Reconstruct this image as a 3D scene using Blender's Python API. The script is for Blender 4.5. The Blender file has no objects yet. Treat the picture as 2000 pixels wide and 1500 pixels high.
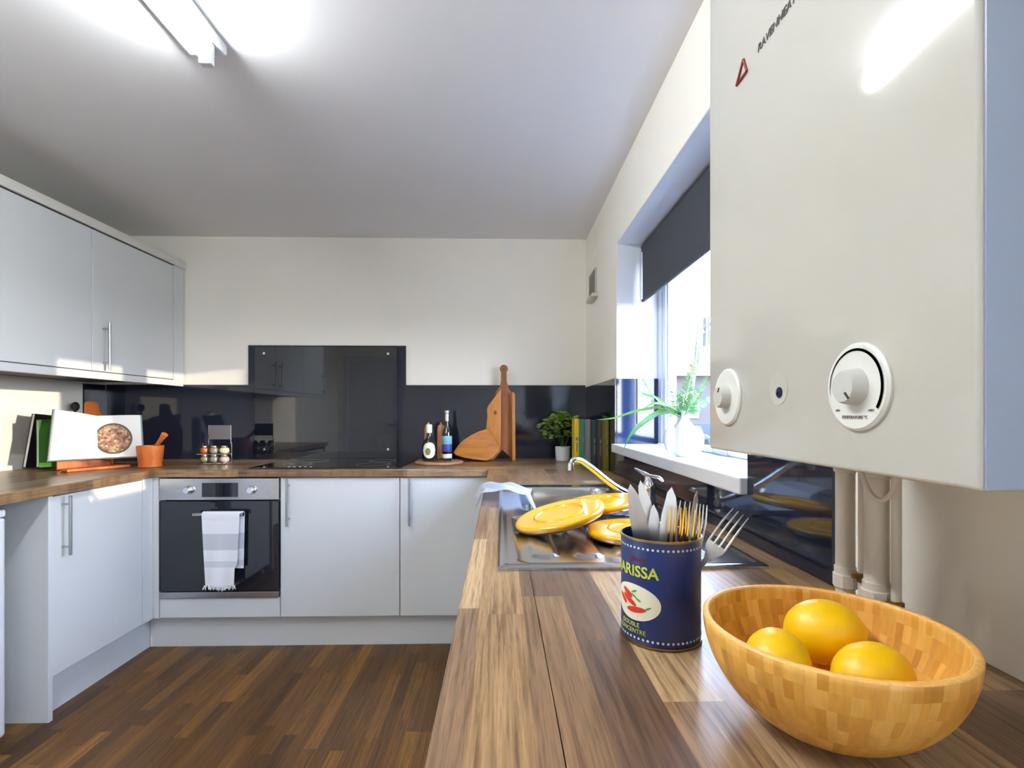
import bpy, bmesh, math, random
from math import sin, cos, pi, radians as R
from mathutils import Vector, Matrix

# ------------------------------------------------------------------ camera, world, light
F, TH, HZ, EYE = 988.0, 0.023, 809.5, 1.186
sc = bpy.context.scene
cd = bpy.data.cameras.new('camera'); cam = bpy.data.objects.new('camera', cd)
sc.collection.objects.link(cam); sc.camera = cam
cam.location = (0, 0, EYE); cam.rotation_euler = (R(90), 0, -TH)
cd.sensor_width = 36; cd.lens = F/2000*36; cd.shift_y = (HZ-750)/2000; cd.clip_start = 0.01; cd.clip_end = 300

sc.view_settings.view_transform = 'Standard'; sc.view_settings.look = 'None'
sc.view_settings.gamma = 1; sc.view_settings.use_curve_mapping = False
sc.view_settings.exposure = 2.0
sc.cycles.use_denoising = True
sc.cycles.max_bounces = 10; sc.cycles.diffuse_bounces = 8; sc.cycles.glossy_bounces = 5
sc.cycles.transmission_bounces = 8; sc.cycles.caustics_refractive = False; sc.cycles.caustics_reflective = False
sc.cycles.sample_clamp_indirect = 12

SKY = 7.8; SUN = 1.0; TUBE = 35.0
w = bpy.data.worlds.new('sky'); sc.world = w; w.use_nodes = True
wn = w.node_tree.nodes; wl = w.node_tree.links
bgn = wn['Background']; bgn.inputs['Strength'].default_value = SKY
tc = wn.new('ShaderNodeTexCoord'); sx = wn.new('ShaderNodeSeparateXYZ'); cr = wn.new('ShaderNodeValToRGB')
wl.new(tc.outputs['Generated'], sx.inputs[0]); wl.new(sx.outputs['Z'], cr.inputs[0]); wl.new(cr.outputs[0], bgn.inputs[0])
cr.color_ramp.elements[0].position = 0.0; cr.color_ramp.elements[0].color = (.84, .87, .93, 1)
cr.color_ramp.elements[1].position = 0.6; cr.color_ramp.elements[1].color = (.44, .60, 1.0, 1)

sl = bpy.data.lights.new('sun', 'SUN'); so = bpy.data.objects.new('sun', sl); sc.collection.objects.link(so)
sl.energy = SUN; sl.color = (1.0, .86, .66); sl.angle = R(0.6)
so.rotation_euler = Vector((-1, .400, -.103)).to_track_quat('-Z', 'Y').to_euler(); so.location = (6, -2, 3)
for nm, loc, sx_, sy_ in (('window_daylight', (.90, 1.67, 1.36), 1.4, .8), ('door_daylight', (.90, -.72, 1.05), .9, 2.1)):
    l = bpy.data.lights.new(nm, 'AREA'); l.shape = 'RECTANGLE'; l.size = sx_; l.size_y = sy_
    l.cycles.is_portal = True
    o = bpy.data.objects.new(nm, l); sc.collection.objects.link(o); o.location = loc
    o.rotation_euler = Matrix(((0, 0, 1), (1, 0, 0), (0, 1, 0))).to_euler()

# ------------------------------------------------------------------ helpers
C = sc.collection
def at(px, py, Y):
    "a point in the room at depth Y along the sight line used when measuring the photograph"
    rx = (px-1000)/F; u = -(py-HZ)/F
    d = Vector((rx*cos(TH)+sin(TH), -rx*sin(TH)+cos(TH), u)); t = Y/d.y
    return Vector((0, 0, EYE)) + d*t

def tag(o, label=None, cat=None, group=None, kind=None):
    if label: o['label'] = label
    if cat: o['category'] = cat
    if group: o['group'] = group
    if kind: o['kind'] = kind
    return o
def thing(name, label, cat, loc=(0, 0, 0), rz=0, group=None):
    o = bpy.data.objects.new(name, None); C.objects.link(o); o.empty_display_size = .05
    o.location = loc; o.rotation_euler = (0, 0, rz)
    return tag(o, label, cat, group)
def wm(o):
    m = Matrix.Translation(o.location) @ o.rotation_euler.to_matrix().to_4x4()
    return (wm(o.parent) @ m) if o.parent else m
def obj(name, bm, mats, parent=None, smooth=False, local=False, label=None, ang=35):
    "link a bmesh as one mesh object; world coordinates unless local"
    if parent is not None and not local: bm.transform(wm(parent).inverted())
    if parent is None and not local:
        vs = [v.co for v in bm.verts]
        mn = Vector((min(v.x for v in vs), min(v.y for v in vs), min(v.z for v in vs)))
        mx = Vector((max(v.x for v in vs), max(v.y for v in vs), max(v.z for v in vs)))
        org = Vector(((mn.x+mx.x)/2, (mn.y+mx.y)/2, mn.z)); bmesh.ops.translate(bm, verts=bm.verts, vec=-org)
    else: org = Vector((0, 0, 0))
    bmesh.ops.recalc_face_normals(bm, faces=bm.faces)
    me = bpy.data.meshes.new(name); bm.to_mesh(me); bm.free()
    if not isinstance(mats, (list, tuple)): mats = [mats]
    for m in mats: me.materials.append(m)
    if smooth:
        for p in me.polygons: p.use_smooth = True
        try: me.set_sharp_from_angle(angle=R(ang))
        except Exception: pass
    o = bpy.data.objects.new(name, me); C.objects.link(o)
    if parent is not None: o.parent = parent
    else: o.location = org
    if label: o['label'] = label
    return o
def B(): return bmesh.new()
def box(bm, x0, x1, y0, y1, z0, z1, bev=0, mi=0, seg=2, M=None):
    vs = [bm.verts.new((x, y, z)) for x in (x0, x1) for y in (y0, y1) for z in (z0, z1)]
    fs = [bm.faces.new([vs[i] for i in q]) for q in ((0, 1, 3, 2), (4, 6, 7, 5), (0, 4, 5, 1), (2, 3, 7, 6), (0, 2, 6, 4), (1, 5, 7, 3))]
    bmesh.ops.recalc_face_normals(bm, faces=fs)
    for f in fs: f.material_index = mi
    out = list(vs)
    if bev:
        es = list({e for f in fs for e in f.edges})
        r = bmesh.ops.bevel(bm, geom=es, offset=bev, segments=seg, affect='EDGES', profile=.5, clamp_overlap=True)
        for f in r['faces']: f.material_index = mi
        out = list({v for f in r['faces'] for v in f.verts} | {v for v in vs if v.is_valid})
    if M is not None: bmesh.ops.transform(bm, matrix=M, verts=out)
    return bm
def lathe(bm, prof, seg=32, M=None, mi=0, sx=1, sy=1):
    "prof: list of (r,z) from bottom to top; r=0 ends close"
    rings = []; new = []
    for r, z in prof:
        if r < 1e-7: ring = [bm.verts.new((0, 0, z))]
        else: ring = [bm.verts.new((r*sx*cos(2*pi*k/seg), r*sy*sin(2*pi*k/seg), z)) for k in range(seg)]
        rings.append(ring); new += ring
    for a, b in zip(rings, rings[1:]):
        if len(a) == 1 and len(b) == 1: continue
        for k in range(seg):
            j = (k+1) % seg
            if len(a) == 1: f = bm.faces.new((a[0], b[j], b[k]))
            elif len(b) == 1: f = bm.faces.new((a[k], a[j], b[0]))
            else: f = bm.faces.new((a[k], a[j], b[j], b[k]))
            f.material_index = mi
    if M is not None: bmesh.ops.transform(bm, matrix=M, verts=new)
    return bm
def cyl(bm, r, z0, z1, seg=24, M=None, mi=0, bev=0):
    if bev: p = [(0, z0), (r-bev, z0), (r, z0+bev), (r, z1-bev), (r-bev, z1), (0, z1)]
    else: p = [(0, z0), (r, z0), (r, z1), (0, z1)]
    return lathe(bm, p, seg, M, mi)
def tube(bm, pts, r, seg=12, mi=0, cap=True, sx=1.0):
    "round tube along points; r a number or list; sx flattens"
    pts = [Vector(p) for p in pts]; n = len(pts)
    rr = r if isinstance(r, (list, tuple)) else [r]*n
    rings = []; up = None
    for i, p in enumerate(pts):
        d = (pts[min(i+1, n-1)]-pts[max(i-1, 0)]).normalized()
        if up is None:
            up = Vector((0, 0, 1)) if abs(d.z) < .9 else Vector((0, 1, 0))
        s = d.cross(up).normalized(); up = s.cross(d).normalized()
        rings.append([bm.verts.new(p + s*cos(2*pi*k/seg)*rr[i] + up*sin(2*pi*k/seg)*rr[i]*sx) for k in range(seg)])
    for a, b in zip(rings, rings[1:]):
        for k in range(seg):
            j = (k+1) % seg
            bm.faces.new((a[k], a[j], b[j], b[k])).material_index = mi
    if cap:
        bm.faces.new(rings[0][::-1]).material_index = mi; bm.faces.new(rings[-1]).material_index = mi
    return bm
def spline(pts, n=8):
    pts = [Vector(p) for p in pts]; out = []
    for i in range(len(pts)-1):
        p0 = pts[max(i-1, 0)]; p1 = pts[i]; p2 = pts[i+1]; p3 = pts[min(i+2, len(pts)-1)]
        for k in range(n):
            t = k/n
            out.append(.5*((2*p1)+(p2-p0)*t+(2*p0-5*p1+4*p2-p3)*t*t+(3*p1-p0-3*p2+p3)*t**3))
    out.append(pts[-1]); return out
def prism(bm, outline, a, b, M=None, mi=0, bev=0):
    "outline in local XY, extruded along Z from a to b"
    lo = [bm.verts.new((x, y, a)) for x, y in outline]; hi = [bm.verts.new((x, y, b)) for x, y in outline]
    n = len(outline); fs = [bm.faces.new(lo[::-1]), bm.faces.new(hi)]
    for k in range(n):
        j = (k+1) % n; fs.append(bm.faces.new((lo[k], lo[j], hi[j], hi[k])))
    for f in fs: f.material_index = mi
    vs = lo+hi
    if bev:
        es = list(set(fs[0].edges) | set(fs[1].edges))
        r = bmesh.ops.bevel(bm, geom=es, offset=bev, segments=2, affect='EDGES', profile=.5, clamp_overlap=True)
        vs = [v for v in vs if v.is_valid] + [v for f in r['faces'] for v in f.verts]; vs = list(set(vs))
        for v in list(vs):
            for f in v.link_faces: f.material_index = mi
    if M is not None: bmesh.ops.transform(bm, matrix=M, verts=vs)
    return bm
def T(x, y, z): return Matrix.Translation((x, y, z))
def RX(a): return Matrix.Rotation(a, 4, 'X')
def RY(a): return Matrix.Rotation(a, 4, 'Y')
def RZ(a): return Matrix.Rotation(a, 4, 'Z')
def text_bm(s, size, depth=.0002, shear=0, bold=0):
    cu = bpy.data.curves.new('lettering', 'FONT'); cu.body = s; cu.size = size; cu.extrude = depth
    cu.align_x = 'CENTER'; cu.align_y = 'CENTER'; cu.shear = shear; cu.offset = bold; cu.resolution_u = 3
    o = bpy.data.objects.new('lettering', cu); C.objects.link(o)
    bpy.context.view_layer.update()
    dg = bpy.context.evaluated_depsgraph_get(); me = o.evaluated_get(dg).to_mesh()
    bm = bmesh.new(); bm.from_mesh(me); o.evaluated_get(dg).to_mesh_clear()
    bpy.data.objects.remove(o); bpy.data.curves.remove(cu)
    return bm

# ------------------------------------------------------------------ materials
def lin(c):
    return tuple(((x/255)/12.92 if x/255 <= .04045 else (((x/255)+.055)/1.055)**2.4) for x in c)
class NT:
    def __init__(s, name):
        s.m = bpy.data.materials.new(name); s.m.use_nodes = True
        s.n = s.m.node_tree.nodes; s.l = s.m.node_tree.links; s.p = s.n['Principled BSDF']
    def node(s, t, **k):
        nd = s.n.new(t)
        for a, v in k.items(): setattr(nd, a, v)
        return nd
    def link(s, a, b): s.l.new(a, b)
    def math(s, op, a, b=None, c=None):
        nd = s.node('ShaderNodeMath', operation=op)
        for i, v in enumerate((a, b, c)):
            if v is None: continue
            if isinstance(v, (int, float)): nd.inputs[i].default_value = v
            else: s.link(v, nd.inputs[i])
        return nd.outputs[0]
    def ramp(s, fac, stops, interp='LINEAR'):
        nd = s.node('ShaderNodeValToRGB'); r = nd.color_ramp; r.interpolation = interp
        while len(r.elements) < len(stops): r.elements.new(.5)
        for e, (p, c) in zip(r.elements, stops): e.position = p; e.color = (*c, 1)
        s.link(fac, nd.inputs[0]); return nd.outputs[0]
    def mix(s, fac, a, b, mode='MIX'):
        nd = s.node('ShaderNodeMix', data_type='RGBA', blend_type=mode)
        for i, v in ((0, fac), (6, a), (7, b)):
            if isinstance(v, (int, float)): nd.inputs[i].default_value = v
            elif isinstance(v, tuple): nd.inputs[i].default_value = (*v, 1)
            else: s.link(v, nd.inputs[i])
        return nd.outputs[2]
    def coords(s, kind='Object'):
        t = s.node('ShaderNodeTexCoord'); return t.outputs[kind]
    def bump(s, h, strength=.2, dist=.002):
        b = s.node('ShaderNodeBump'); b.inputs['Strength'].default_value = strength; b.inputs['Distance'].default_value = dist
        s.link(h, b.inputs['Height']); s.link(b.outputs[0], s.p.inputs['Normal'])
    def noise(s, vec, scale, detail=3, rough=.55):
        nd = s.node('ShaderNodeTexNoise'); nd.inputs['Scale'].default_value = scale; nd.inputs['Detail'].default_value = detail
        nd.inputs['Roughness'].default_value = rough; s.link(vec, nd.inputs['Vector']); return nd.outputs['Fac']
    def scale(s, vec, x, y, z):
        nd = s.node('ShaderNodeMapping'); nd.inputs['Scale'].default_value = (x, y, z); s.link(vec, nd.inputs[0]); return nd.outputs[0]
def mat(name, c, rough=.5, metal=0, var=.04, nscale=12, bump=0, coat=0, trans=0, ior=1.5, emit=None, es=0, sss=0, spec=.5, srgb=True, aniso=0):
    t = NT(name); p = t.p; c = lin(c) if srgb else c
    if var:
        f = t.noise(t.coords(), nscale, 4)
        lo = tuple(max(0, x*(1-var)) for x in c); hi = tuple(min(1, x*(1+var)) for x in c)
        t.link(t.ramp(f, [(.3, lo), (.7, hi)]), p.inputs['Base Color'])
    else: p.inputs['Base Color'].default_value = (*c, 1)
    p.inputs['Roughness'].default_value = rough; p.inputs['Metallic'].default_value = metal
    p.inputs['IOR'].default_value = ior; p.inputs['Specular IOR Level'].default_value = spec
    if coat: p.inputs['Coat Weight'].default_value = coat; p.inputs['Coat Roughness'].default_value = .05
    if trans: p.inputs['Transmission Weight'].default_value = trans
    if emit: p.inputs['Emission Color'].default_value = (*lin(emit), 1); p.inputs['Emission Strength'].default_value = es
    if sss:
        p.inputs['Subsurface Weight'].default_value = sss; p.inputs['Subsurface Radius'].default_value = (.01, .006, .002)
    if bump: t.bump(t.noise(t.coords(), nscale*12, 3), bump)
    return t.m

def blocks(name, axis, width, length, cols, grain=(60, 3), rough=.35, tint=.35, coat=0, bump=.1, gstr=.5, edge=.0, off=0.0):
    "staves of wood: axis = 0 runs along X, 1 along Y; world coordinates through Geometry position"
    t = NT(name); g = t.node('ShaderNodeNewGeometry'); s = t.node('ShaderNodeSeparateXYZ'); t.link(g.outputs['Position'], s.inputs[0])
    al = s.outputs[axis]; ac0 = s.outputs[1-axis]
    ac = t.math('ADD', ac0, off)
    row = t.math('FLOOR', t.math('DIVIDE', ac, width))
    wn1 = t.node('ShaderNodeTexWhiteNoise', noise_dimensions='1D'); t.link(row, wn1.inputs['W'])
    u = t.math('ADD', t.math('DIVIDE', al, length), t.math('MULTIPLY', wn1.outputs['Value'], 7.3))
    cell = t.math('FLOOR', u)
    cv = t.node('ShaderNodeCombineXYZ'); t.link(row, cv.inputs[0]); t.link(cell, cv.inputs[1])
    wn2 = t.node('ShaderNodeTexWhiteNoise', noise_dimensions='2D'); t.link(cv.outputs[0], wn2.inputs['Vector'])
    base = t.ramp(wn2.outputs['Value'], [(i/(len(cols)-1), lin(c)) for i, c in enumerate(cols)])
    # grain, different in each stave
    gc = t.node('ShaderNodeCombineXYZ')
    t.link(t.math('MULTIPLY', al, grain[1]), gc.inputs[0]); t.link(t.math('MULTIPLY', ac, grain[0]), gc.inputs[1])
    t.link(t.math('ADD', t.math('MULTIPLY', wn2.outputs['Value'], 37.), t.math('MULTIPLY', s.outputs[2], grain[0])), gc.inputs[2])
    n1 = t.noise(gc.outputs[0], 1.0, 5, .62)
    col = t.mix(gstr, base, t.ramp(n1, [(.36, (.42, .36, .30)), (.48, (.9, .88, .86)), (.56, (1.05, 1.03, 1.0)), (.66, (1.35, 1.3, 1.2))]), 'MULTIPLY')
    gc2 = t.node('ShaderNodeCombineXYZ'); t.link(t.math('MULTIPLY', al, 22.), gc2.inputs[0]); t.link(t.math('MULTIPLY', ac, grain[0]*4.), gc2.inputs[1]); t.link(t.math('MULTIPLY', wn2.outputs['Value'], 91.), gc2.inputs[2])
    n2 = t.noise(gc2.outputs[0], 1.0, 3, .6)
    col = t.mix(.55, col, t.ramp(n2, [(.38, (.55, .48, .42)), (.5, (1, 1, 1)), (.66, (1.12, 1.1, 1.06))]), 'MULTIPLY')
    fr = t.math('FRACT', t.math('DIVIDE', ac, width)); e1 = t.math('LESS_THAN', fr, edge)
    if edge: col = t.mix(t.math('MULTIPLY', e1, .5), col, (.05, .03, .02))
    t.link(col, t.p.inputs['Base Color'])
    t.p.inputs['Roughness'].default_value = rough
    if coat: t.p.inputs['Coat Weight'].default_value = coat; t.p.inputs['Coat Roughness'].default_value = .15
    if bump: t.bump(n1, bump, .001)
    return t.m
def wood(name, c1, c2, axis=2, sc_=18, rough=.45, stretch=.12, knot=False):
    t = NT(name); k = [1, 1, 1]; k[axis] = stretch
    v = t.scale(t.coords(), *k); f = t.noise(v, sc_, 6, .6)
    f2 = t.noise(v, sc_*5, 3, .6)
    col = t.ramp(f, [(.3, lin(c1)), (.7, lin(c2))]); col = t.mix(.35, col, t.ramp(f2, [(.3, (.5, .42, .35)), (.6, (1.05, 1, 1))]), 'MULTIPLY')
    t.link(col, t.p.inputs['Base Color']); t.p.inputs['Roughness'].default_value = rough; t.bump(f2, .08, .001)
    return t.m

M = {}
WT = [(150, 120, 84), (124, 95, 70), (168, 138, 100), (98, 74, 58), (138, 109, 78), (186, 158, 120), (112, 88, 74), (154, 124, 84)]
M['wt_y'] = blocks('walnut_block_worktop', 1, .062, .40, WT, grain=(150, 5), rough=.30, gstr=.85, bump=.05, off=.03)
M['wt_x'] = blocks('walnut_block_worktop_back', 0, .062, .42, WT, grain=(150, 5), rough=.30, gstr=.8, bump=.05, off=.05)
M['wt_edge'] = M['wt_x']
M['floor'] = blocks('dark_strip_floor', 1, .050, .45, [(88, 56, 18), (112, 75, 28), (72, 46, 17), (142, 98, 38), (96, 63, 22), (124, 84, 30), (80, 52, 22)], grain=(110, 4), rough=.42, gstr=.8, bump=.05)
M['wall'] = mat('cream_wall_paint', (240, 236, 226), .75, var=.015, nscale=3, bump=.02)
M['reveal'] = mat('white_reveal_paint', (216, 218, 220), .6, var=.01)
M['ceil'] = mat('white_ceiling_paint', (226, 225, 226), .85, var=.01, nscale=2)
M['cab'] = mat('pale_grey_cabinet', (208, 211, 213), .28, var=.01, nscale=3)
M['cabin'] = mat('cabinet_carcass', (200, 203, 205), .5, var=.01)
M['cornice'] = mat('cream_cornice', (214, 212, 204), .4, var=.02)
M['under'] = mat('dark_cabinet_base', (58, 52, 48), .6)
M['splash'] = mat('charcoal_gloss_splashback', (26, 30, 44), .05, var=0, spec=.5)
M['splash_sunlit'] = mat('sunlit_gloss_splashback', (18, 36, 68), .06, var=0)  # copy of the charcoal splashback, made bluer for the sun on the reveal
M['glass_dk'] = mat('dark_backed_glass', (24, 27, 36), .02, var=0, coat=.4, spec=.6)
M['hob'] = mat('black_glass_hob', (14, 15, 18), .04, var=0, coat=.6)
M['steel'] = mat('brushed_steel', (190, 190, 192), .25, metal=1, var=.05, nscale=40)
M['sink'] = mat('sink_steel', (196, 197, 200), .16, metal=1, var=.03, nscale=40)
M['chrome'] = mat('chrome', (225, 226, 230), .12, metal=1, var=0)
M['blade'] = mat('satin_blade_steel', (205, 203, 198), .3, metal=1, var=.04, nscale=60)
M['gold'] = mat('gold_fork', (230, 180, 70), .2, metal=1, var=.05)
M['enamel'] = mat('boiler_white_enamel', (183, 181, 172), .09, var=0)
M['dial'] = mat('dial_white_plastic', (214, 215, 208), .3, var=0)
M['knob'] = mat('knob_grey_plastic', (188, 189, 182), .35, var=0)
M['black'] = mat('black_print', (20, 20, 20), .5, var=0)
M['greyprint'] = mat('grey_print', (120, 120, 118), .5, var=0)
M['red'] = mat('red_print', (130, 22, 24), .4, var=0)
M['upvc'] = mat('white_window_plastic', (204, 208, 216), .3, var=0)
M['blind'] = mat('charcoal_blind_fabric', (62, 65, 72), .8, var=.08, nscale=80, bump=.05)
M['pipe'] = mat('white_painted_pipe', (205, 196, 182), .4, var=.03)
M['brass'] = mat('brass_valve', (150, 120, 70), .35, metal=1)
M['tin'] = mat('blue_tin', (24, 50, 112), .32, var=.06, nscale=40, coat=.3)
M['tinrim'] = mat('gold_tin_rim', (150, 125, 70), .3, metal=1)
M['cream'] = mat('cream_print', (228, 226, 205), .5, var=.03)
M['lime'] = mat('lime_print', (190, 200, 60), .5, var=0)
M['pred'] = mat('chilli_red', (205, 50, 30), .45, var=.15, nscale=200)
M['pgreen'] = mat('print_green', (70, 150, 70), .5, var=0)
M['white'] = mat('white_ceramic', (208, 211, 214), .3, var=.01)
M['plate'] = mat('mustard_yellow_glaze', (234, 172, 12), .18, var=.05, nscale=15, coat=.5)
M['lemon'] = mat('lemon_skin', (244, 196, 8), .38, var=.05, nscale=25, bump=.12, sss=.1)
M['cloth'] = mat('white_cotton', (222, 226, 232), .9, var=.04, nscale=60, bump=.3)
M['leaf'] = mat('pothos_leaf', (120, 152, 50), .4, var=.35, nscale=20)
M['fern'] = mat('fern_green', (96, 148, 84), .45, var=.25, nscale=12)
M['fern2'] = mat('pale_green_blade', (140, 180, 110), .45, var=.25, nscale=8)
M['stemg'] = mat('stem_green', (70, 90, 30), .5)
M['terra'] = wood('orange_wood', (196, 92, 30), (230, 130, 52), 2, 20)
M['oran'] = mat('orange_board', (236, 120, 30), .4, var=.06)
M['walnutlight'] = wood('acacia_light', (172, 104, 38), (214, 150, 68), 2, 14)
M['walnutdark'] = wood('acacia_dark', (128, 70, 30), (176, 108, 52), 2, 20)
M['handlewood'] = wood('dark_wood', (88, 54, 30), (124, 78, 42), 2, 20)
M['mill'] = wood('mill_wood', (196, 128, 84), (222, 160, 112), 2, 30)
M['slice'] = wood('round_board_wood', (150, 104, 70), (196, 150, 112), 0, 14)
M['paper'] = mat('book_paper', (236, 234, 228), .8, var=.01)
M['dark'] = mat('black_cover', (20, 18, 24), .45)
M['green'] = mat('green_cover', (64, 120, 44), .5)
M['bottle'] = mat('dark_bottle_glass', (24, 26, 16), .06, var=0, coat=.8)
M['bottle2'] = mat('blue_black_bottle', (14, 18, 24), .06, var=0, coat=.8)
M['olive'] = mat('olive_print', (120, 130, 60), .5)
M['teal'] = mat('pale_teal_label', (120, 180, 190), .5)
M['bluel'] = mat('violet_blue_label', (60, 66, 150), .5)
M['moss'] = mat('dark_green_herbs', (40, 74, 24), .7, var=.4, nscale=80)
M['silver'] = mat('silver_foil', (200, 198, 196), .25, metal=1)
M['jarglass'] = mat('clear_jar', (235, 240, 240), .03, var=0, trans=1.0, ior=1.35)
def pane_mat():
    t = NT('window_glass'); n = t.n; n.remove(t.p)
    tr = n.new('ShaderNodeBsdfTransparent'); gl = n.new('ShaderNodeBsdfGlossy'); mx = n.new('ShaderNodeMixShader')
    gl.inputs['Roughness'].default_value = .01; tr.inputs[0].default_value = (.97, .98, .98, 1)
    fr = n.new('ShaderNodeLayerWeight'); fr.inputs['Blend'].default_value = .12
    t.link(t.math('ADD', t.math('MULTIPLY', t.math('POWER', fr.outputs['Facing'], 5.0), .5), .03), mx.inputs[0]); t.link(tr.outputs[0], mx.inputs[1]); t.link(gl.outputs[0], mx.inputs[2])
    t.link(mx.outputs[0], n['Material Output'].inputs[0]); return t.m
M['pane'] = pane_mat()
def tube_mat():
    t = NT('lit_tube'); t.p.inputs['Base Color'].default_value = (1, 1, 1, 1)
    t.p.inputs['Emission Color'].default_value = (.93, .98, 1.0, 1); t.p.inputs['Emission Strength'].default_value = TUBE; return t.m
M['tube'] = tube_mat()
def bamboo():
    t = NT('bamboo_block_bowl'); v = t.coords(); s = t.node('ShaderNodeSeparateXYZ'); t.link(v, s.inputs[0])
    a = t.math('ARCTAN2', s.outputs[1], s.outputs[0]); z = s.outputs[2]
    row = t.math('FLOOR', t.math('DIVIDE', z, .0155))
    w1 = t.node('ShaderNodeTexWhiteNoise', noise_dimensions='1D'); t.link(row, w1.inputs['W'])
    u = t.math('FLOOR', t.math('ADD', t.math('MULTIPLY', a, 14.0), t.math('MULTIPLY', w1.outputs['Value'], 9)))
    c = t.node('ShaderNodeCombineXYZ'); t.link(row, c.inputs[0]); t.link(u, c.inputs[1])
    w2 = t.node('ShaderNodeTexWhiteNoise', noise_dimensions='2D'); t.link(c.outputs[0], w2.inputs['Vector'])
    col = t.ramp(w2.outputs['Value'], [(0, lin((194, 136, 50))), (.12, lin((208, 152, 62))), (.5, lin((220, 166, 74))), (.85, lin((230, 182, 96))), (1, lin((202, 146, 62)))])
    g = t.noise(t.scale(v, 1, 1, .1), 160, 4)
    col = t.mix(.35, col, t.ramp(g, [(.3, (.6, .5, .4)), (.6, (1.05, 1, 1))]), 'MULTIPLY')
    t.link(col, t.p.inputs['Base Color']); t.p.inputs['Roughness'].default_value = .38; return t.m
M['bamboo'] = bamboo()
M['bamboorim'] = wood('bamboo_rim', (226, 170, 84), (240, 190, 106), 2, 60)
def towel_mat():
    t = NT('striped_towel'); s = t.node('ShaderNodeSeparateXYZ'); g = t.node('ShaderNodeNewGeometry'); t.link(g.outputs['Position'], s.inputs[0])
    z = s.outputs[2]
    n = t.noise(t.scale(t.coords(), 200, 200, 400), 1, 2)
    k = t.math('FRACT', t.math('DIVIDE', z, .0075)); fine = t.math('MULTIPLY', t.math('LESS_THAN', k, .4), t.math('GREATER_THAN', z, .665))
    band = t.math('MULTIPLY', t.math('GREATER_THAN', z, .52), t.math('LESS_THAN', z, .60))
    band2 = t.math('MULTIPLY', t.math('GREATER_THAN', z, .435), t.math('LESS_THAN', z, .465))
    f = t.math('MAXIMUM', t.math('MULTIPLY', fine, .5), t.math('MAXIMUM', band, t.math('MULTIPLY', band2, .7)))
    col = t.mix(f, lin((226, 228, 234)), lin((190, 195, 205)))
    t.link(col, t.p.inputs['Base Color']); t.p.inputs['Roughness'].default_value = .9; t.bump(n, .4, .001); return t.m
M['towel'] = towel_mat()

# ------------------------------------------------------------------ setting
XL, XR, YB, YF, ZC = -2.43, .54, 3.17, -1.30, 2.286
def struct(name, bm, m, parent=None, smooth=False):
    o = obj(name, bm, m, parent, smooth); 
    if parent is None: o['kind'] = 'structure'
    return o
struct('floor', box(B(), XL-.1, XR+.3, YF-.1, YB+.1, -.08, 0), M['floor'])
struct('ceiling', box(B(), XL-.1, XR+.3, YF-.1, YB+.1, ZC, ZC+.1), M['ceil'])
struct('wall_back', box(B(), XL-.1, XR+.3, YB, YB+.1, 0, ZC), M['wall'])
struct('wall_left', box(B(), XL-.1, XL, YF, YB, 0, ZC), M['wall'])
WY0, WY1, WZ0, WZ1 = 1.078, 2.34, 1.012, 1.981          # window opening
DY0, DY1, DZ1 = -1.12, -.32, 2.02                      # glazed back door opening
bm = B()
box(bm, XR, XR+.28, WY1, YB, 0, ZC); box(bm, XR, XR+.28, WY0, WY1, 0, WZ0); box(bm, XR, XR+.28, WY0, WY1, WZ1, ZC)
box(bm, XR, XR+.28, DY1, WY0, 0, ZC); box(bm, XR, XR+.28, DY0, DY1, DZ1, ZC); box(bm, XR, XR+.28, YF, DY0, 0, ZC)
struct('wall_right', bm, M['wall'])
FY0, FY1 = -2.28, -1.50
bm = B(); box(bm, XL-.1, FY0, YF-.1, YF, 0, ZC); box(bm, FY0, FY1, YF-.1, YF, 2.0, ZC); box(bm, FY1, XR+.3, YF-.1, YF, 0, ZC)
struct('wall_front', bm, M['wall'])
# internal door behind the camera
bm = B(); box(bm, FY0, FY1, YF-.07, YF-.03, .005, 2.0, .003)
d = struct('door_1', bm, M['cab'])
bm = B()
for x0, x1 in ((FY0+.1, (FY0+FY1)/2-.04), ((FY0+FY1)/2+.04, FY1-.1)):
    for z0, z1 in ((.2, .9), (1.05, 1.85)): box(bm, x0, x1, YF-.03, YF-.022, z0, z1, .004)
obj('raised_panel', bm, M['cab'], d)
bm = B(); box(bm, FY1-.075, FY1-.045, YF-.03, YF-.022, .95, 1.1, .002); tube(bm, [(FY1-.06, YF-.022, 1.03), (FY1-.06, YF+.03, 1.03), (FY1-.17, YF+.035, 1.03)], .009)
obj('handle', bm, M['chrome'], d, True)
bm = B(); box(bm, FY0-.06, FY0, YF, YF+.015, 0, 2.06, .003); box(bm, FY1, FY1+.06, YF, YF+.015, 0, 2.06, .003); box(bm, FY0, FY1, YF, YF+.015, 2.0, 2.06, .003)
struct('trim_2', bm, M['reveal'])
# glazed back door in the right wall behind the camera
bm = B()
x0, x1 = XR+.16, XR+.22
box(bm, x0, x1, DY0, DY0+.09, 0, DZ1, .004); box(bm, x0, x1, DY1-.09, DY1, 0, DZ1, .004)
box(bm, x0, x1, DY0+.09, DY1-.09, DZ1-.1, DZ1, .004); box(bm, x0, x1, DY0+.09, DY1-.09, 0, .2, .004); box(bm, x0, x1, DY0+.09, DY1-.09, .92, 1.02, .004)
d = struct('door_2', bm, M['upvc'])
bm = B(); box(bm, x0+.025, x0+.035, DY0+.09, DY1-.09, .2, .92); obj('pane', bm, M['pane'], d)
bm = B(); box(bm, x0+.025, x0+.035, DY0+.09, DY1-.09, 1.02, DZ1-.1); obj('pane', bm, M['pane'], d)

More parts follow.
